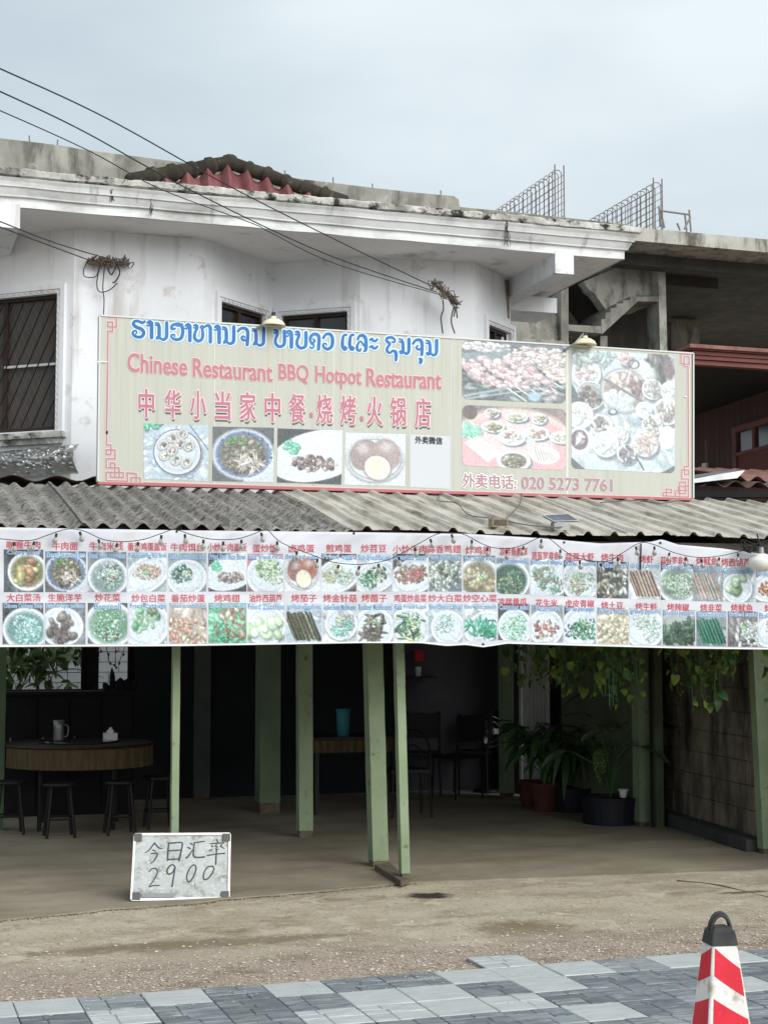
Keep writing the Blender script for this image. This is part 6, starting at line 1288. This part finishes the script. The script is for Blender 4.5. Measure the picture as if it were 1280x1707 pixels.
vine('curtain of yellow green vine leaves hanging in front of the slats and green wall', [(848, 1075, 935, 1150, 12.4, 13.2, 90), (930, 1075, 1010, 1165, 11.8, 12.6, 80), (1000, 1075, 1068, 1185, 11.2, 12.2, 80)], 0, 3)
vine('cluster of yellow green vine leaves hanging against the stained block wall', [(1112, 1078, 1150, 1160, 11.2, 11.6, 24), (1150, 1078, 1215, 1195, 10.9, 11.3, 60), (1200, 1075, 1240, 1130, 10.7, 11.0, 28)], 0, 4)
vine('few vine leaves in front of the corner post at the right edge', [(1268, 1080, 1290, 1185, 10.2, 10.3, 8)], 0, 5)

# ================================================================== WHITEBOARD WITH TODAY'S RATE
wq = G(300, 1499); Yw = wq.y; lean_ = .18
def wb(px, py, off):
    # plane leaning back onto the post
    n_ = Vector((0, -1, lean_)).normalized(); p0 = Vector((wq.x, Yw, 0)); d_ = ray(px, py); return O + d_ * ((p0 - O).dot(n_) / d_.dot(n_)) + n_ * off
wbt = thing('whiteboard', (wb(300, 1500, 0).x, Yw, 0), 'small worn whiteboard with handwritten exchange rate leaning on the thin post', 'whiteboard')
cs = [(219, 1500), (381, 1497), (383, 1390), (225, 1391)]; b_ = MB(); n_ = Vector((0, -1, lean_)).normalized(); b_.prism([wb(*q, 0) for q in cs], -n_ * .014); b_.build('panel', m_board, wbt)
for (p0, p1) in zip(cs, cs[1:] + cs[:1]): b_ = MB(); b_.bar(wb(*p0, .001), wb(*p1, .001), .017, .017, up=n_); o = b_.build('frame', m_frame, wbt); bevel(o, .002)
for (x, y) in ((227, 1494), (375, 1492), (377, 1396), (230, 1396)): b_ = MB(); b_.prism([wb(x + dx * 6.5, y + dy * 6.5, .0105) for dx, dy in ((-1, -1), (-1, 1), (1, 1), (1, -1))], n_ * .003); o = b_.build('corner_cap', m_corner, wbt); bevel(o, .004)
b_ = MB(); b_.prism([wb(236, 1496, .0135), wb(291, 1496, .0135), wb(291, 1489, .0135), wb(236, 1489, .0135)], n_ * .001); b_.build('tape_strip', m_tape, wbt)
WB = lambda q: [(210 + p[0] / 7.111, 1380 + p[1] / 7.111) + tuple(p[2:]) for p in q]
hw = [[(228, 296, .5), (280, 260, .8), (340, 180, 1)], [(345, 185, .9), (390, 235, 1), (438, 250, .6)], [(318, 262, .8), (350, 276, .9)], [(300, 306, .8), (350, 300, 1), (374, 304, 1), (366, 340, 1), (330, 395, .8), (290, 425, .5)],
      [(510, 180, 1), (500, 280, 1.1), (496, 385, 1.1)], [(512, 184, 1), (600, 176, 1), (668, 180, 1), (658, 270, 1.1), (630, 385, 1.3)], [(506, 272, .9), (580, 268, .9), (655, 262, .8)], [(498, 376, 1), (570, 372, .9), (632, 366, .9)],
      [(770, 185, 1), (790, 196, 1)], [(738, 232, 1), (764, 246, 1)], [(716, 356, 1.2), (745, 330, 1), (790, 262, .6)], [(806, 176, .7), (870, 168, .8), (930, 160, .8)], [(815, 178, .9), (802, 260, 1), (806, 335, 1.1), (850, 350, 1), (930, 345, 1.1)],
      [(1080, 142, .9), (1090, 166, .9)], [(1000, 188, .7), (1080, 182, .8), (1160, 178, .8)], [(1080, 192, .7), (1058, 220, .6), (1090, 222, .6), (1062, 250, .6), (1100, 252, .6)], [(1018, 212, .9), (1034, 222, .8)], [(988, 270, .8), (1026, 256, .6)], [(1140, 200, .8), (1122, 218, .8), (1168, 244, .6)], [(966, 328, .9), (1060, 312, .8), (1170, 302, .9)], [(1076, 262, .9), (1070, 340, 1), (1066, 430, 1.1)],
      [(278, 520, .7), (310, 485, .8), (355, 482, .9), (376, 515, .9), (350, 590, .8), (275, 700, .6)], [(275, 700, .5), (330, 684, .8), (402, 682, .6)], [(588, 462, .8), (550, 436, .9), (505, 470, 1), (488, 525, 1.1), (515, 550, 1), (560, 520, .9), (586, 462, .9), (570, 560, .9), (548, 695, 1)],
      [(800, 438, .8), (752, 490, .9), (722, 580, .9), (745, 642, 1), (790, 600, .9), (828, 510, .9), (828, 450, .8), (800, 438, .7)], [(1030, 455, .8), (970, 465, .8), (925, 540, .9), (925, 608, 1), (975, 600, .9), (1025, 535, .9), (1044, 475, .8), (1015, 452, .7)]]
b_ = MB()
for i, s_ in enumerate(hw): ribbon(b_, WB(s_), 2.5, wb, .0015 + i * 3e-5)
b_.build('handwriting', m_marker, wbt)

# ================================================================== TRAFFIC PYLON
cz = Vector(G(1204, 1849)); cn = thing('traffic_pylon', cz, 'square red and white striped traffic pylon with black handle top on the paving', 'traffic cone'); YAW = R(-8)
def cp_(x, y, z): c_, s_ = math.cos(YAW), math.sin(YAW); return Vector((cz.x + x * c_ - y * s_, cz.y + x * s_ + y * c_, z))
Hh = .70; hw_ = lambda z: .114 - (.114 - .0365) * (z - .04) / (Hh - .04)
zt_ = .70 - .105
ring_ = lambda z, e=0: [cp_(-hw_(z) - e, -hw_(z) - e, z), cp_(hw_(z) + e, -hw_(z) - e, z), cp_(hw_(z) + e, hw_(z) + e, z), cp_(-hw_(z) - e, hw_(z) + e, z)]
b_ = MB(); b_.add(ring_(.04) + ring_(zt_), [(0, 1, 5, 4), (1, 2, 6, 5), (2, 3, 7, 6), (3, 0, 4, 7), (4, 5, 6, 7)]); o = b_.build('body', m_conew, cn); bevel(o, .010, 3)
b_ = MB(); b_.add([cp_(-.19, -.19, .0), cp_(.19, -.19, 0), cp_(.19, .19, 0), cp_(-.19, .19, 0), cp_(-.18, -.18, .04), cp_(.18, -.18, .04), cp_(.18, .18, .04), cp_(-.18, .18, .04)], [(0, 1, 5, 4), (1, 2, 6, 5), (2, 3, 7, 6), (3, 0, 4, 7), (4, 5, 6, 7)]); o = b_.build('base', m_coneb, cn); bevel(o, .008)
b_ = MB(); b_.add(ring_(zt_ - .002, .003) + ring_(zt_ + .045, .0) + [cp_(-.030, -.030, zt_ + .062), cp_(.030, -.030, zt_ + .062), cp_(.030, .030, zt_ + .062), cp_(-.030, .030, zt_ + .062)], [(0, 1, 5, 4), (1, 2, 6, 5), (2, 3, 7, 6), (3, 0, 4, 7), (4, 5, 9, 8), (5, 6, 10, 9), (6, 7, 11, 10), (7, 4, 8, 11), (8, 9, 10, 11)]); o = b_.build('cap', m_coneb, cn); bevel(o, .005)
b_ = MB(); hz = zt_ + .02; pts = [cp_(-.043, 0, hz - .02)] + [cp_(-.041 * math.cos(a), 0, hz + .02 + .068 * math.sin(a)) for a in [math.pi * i_ / 10 for i_ in range(11)]] + [cp_(.043, 0, hz - .02)]; b_.tube(pts, .0075, 8); o = b_.build('handle', m_coneb, cn, smooth=True)
b_ = MB(); pts = [cp_(-.046, -.024, zt_ - .0)] + [cp_(-.038 * math.cos(a), -.014, hz + .018 + .062 * math.sin(a)) for a in [math.pi * i_ / 10 for i_ in range(11)]] + [cp_(.046, -.024, zt_ - .0)]; b_.tube(pts, .006, 8); b_.build('handle_rim', m_coneb, cn, smooth=True)
# red film bands on each face; slanting, following the taper
def fpt(face, u, z):
    h = hw_(z) + .0012; e = (u * 2 - 1) * hw_(z)
    return cp_(*[(e, -h), (-h, -e), (-e, h), (h, e)][face], z)
drop, hb_, step = .075, .098, .176
for face in range(4):
    k_ = 0; ztop_ = zt_ - .008
    for k_ in range(4):
        zl = ztop_ - k_ * step; b_ = MB(); vs, fs = [], []; flip = face in (1,)
        for i_ in range(9):
            u = .10 + .84 * i_ / 8; us = u if not flip else u; dz = drop * ((u - .10) / .84) if face in (0, 3) else drop * .55 * (1 - (u - .1) / .84)
            for z in (zl - dz, zl - dz - hb_): 
                vs.append(fpt(face, u, max(.05, z)))
        if zl - hb_ < .06: continue
        fs = [(i_ * 2, i_ * 2 + 1, i_ * 2 + 3, i_ * 2 + 2) for i_ in range(8)]; b_.add(vs, fs); b_.build('red_band', m_coner, cn)
# thin crack in the forecourt and dark moss patch beside the front post
b_ = MB(); b_.tube([G(x, y) + Vector((0, 0, -.008)) for x, y in [(1128, 1466), (1160, 1469), (1200, 1474), (1240, 1484), (1290, 1497)]], .0055, 5); o = b_.build('floor_crack', m_base); o['kind'] = 'structure'
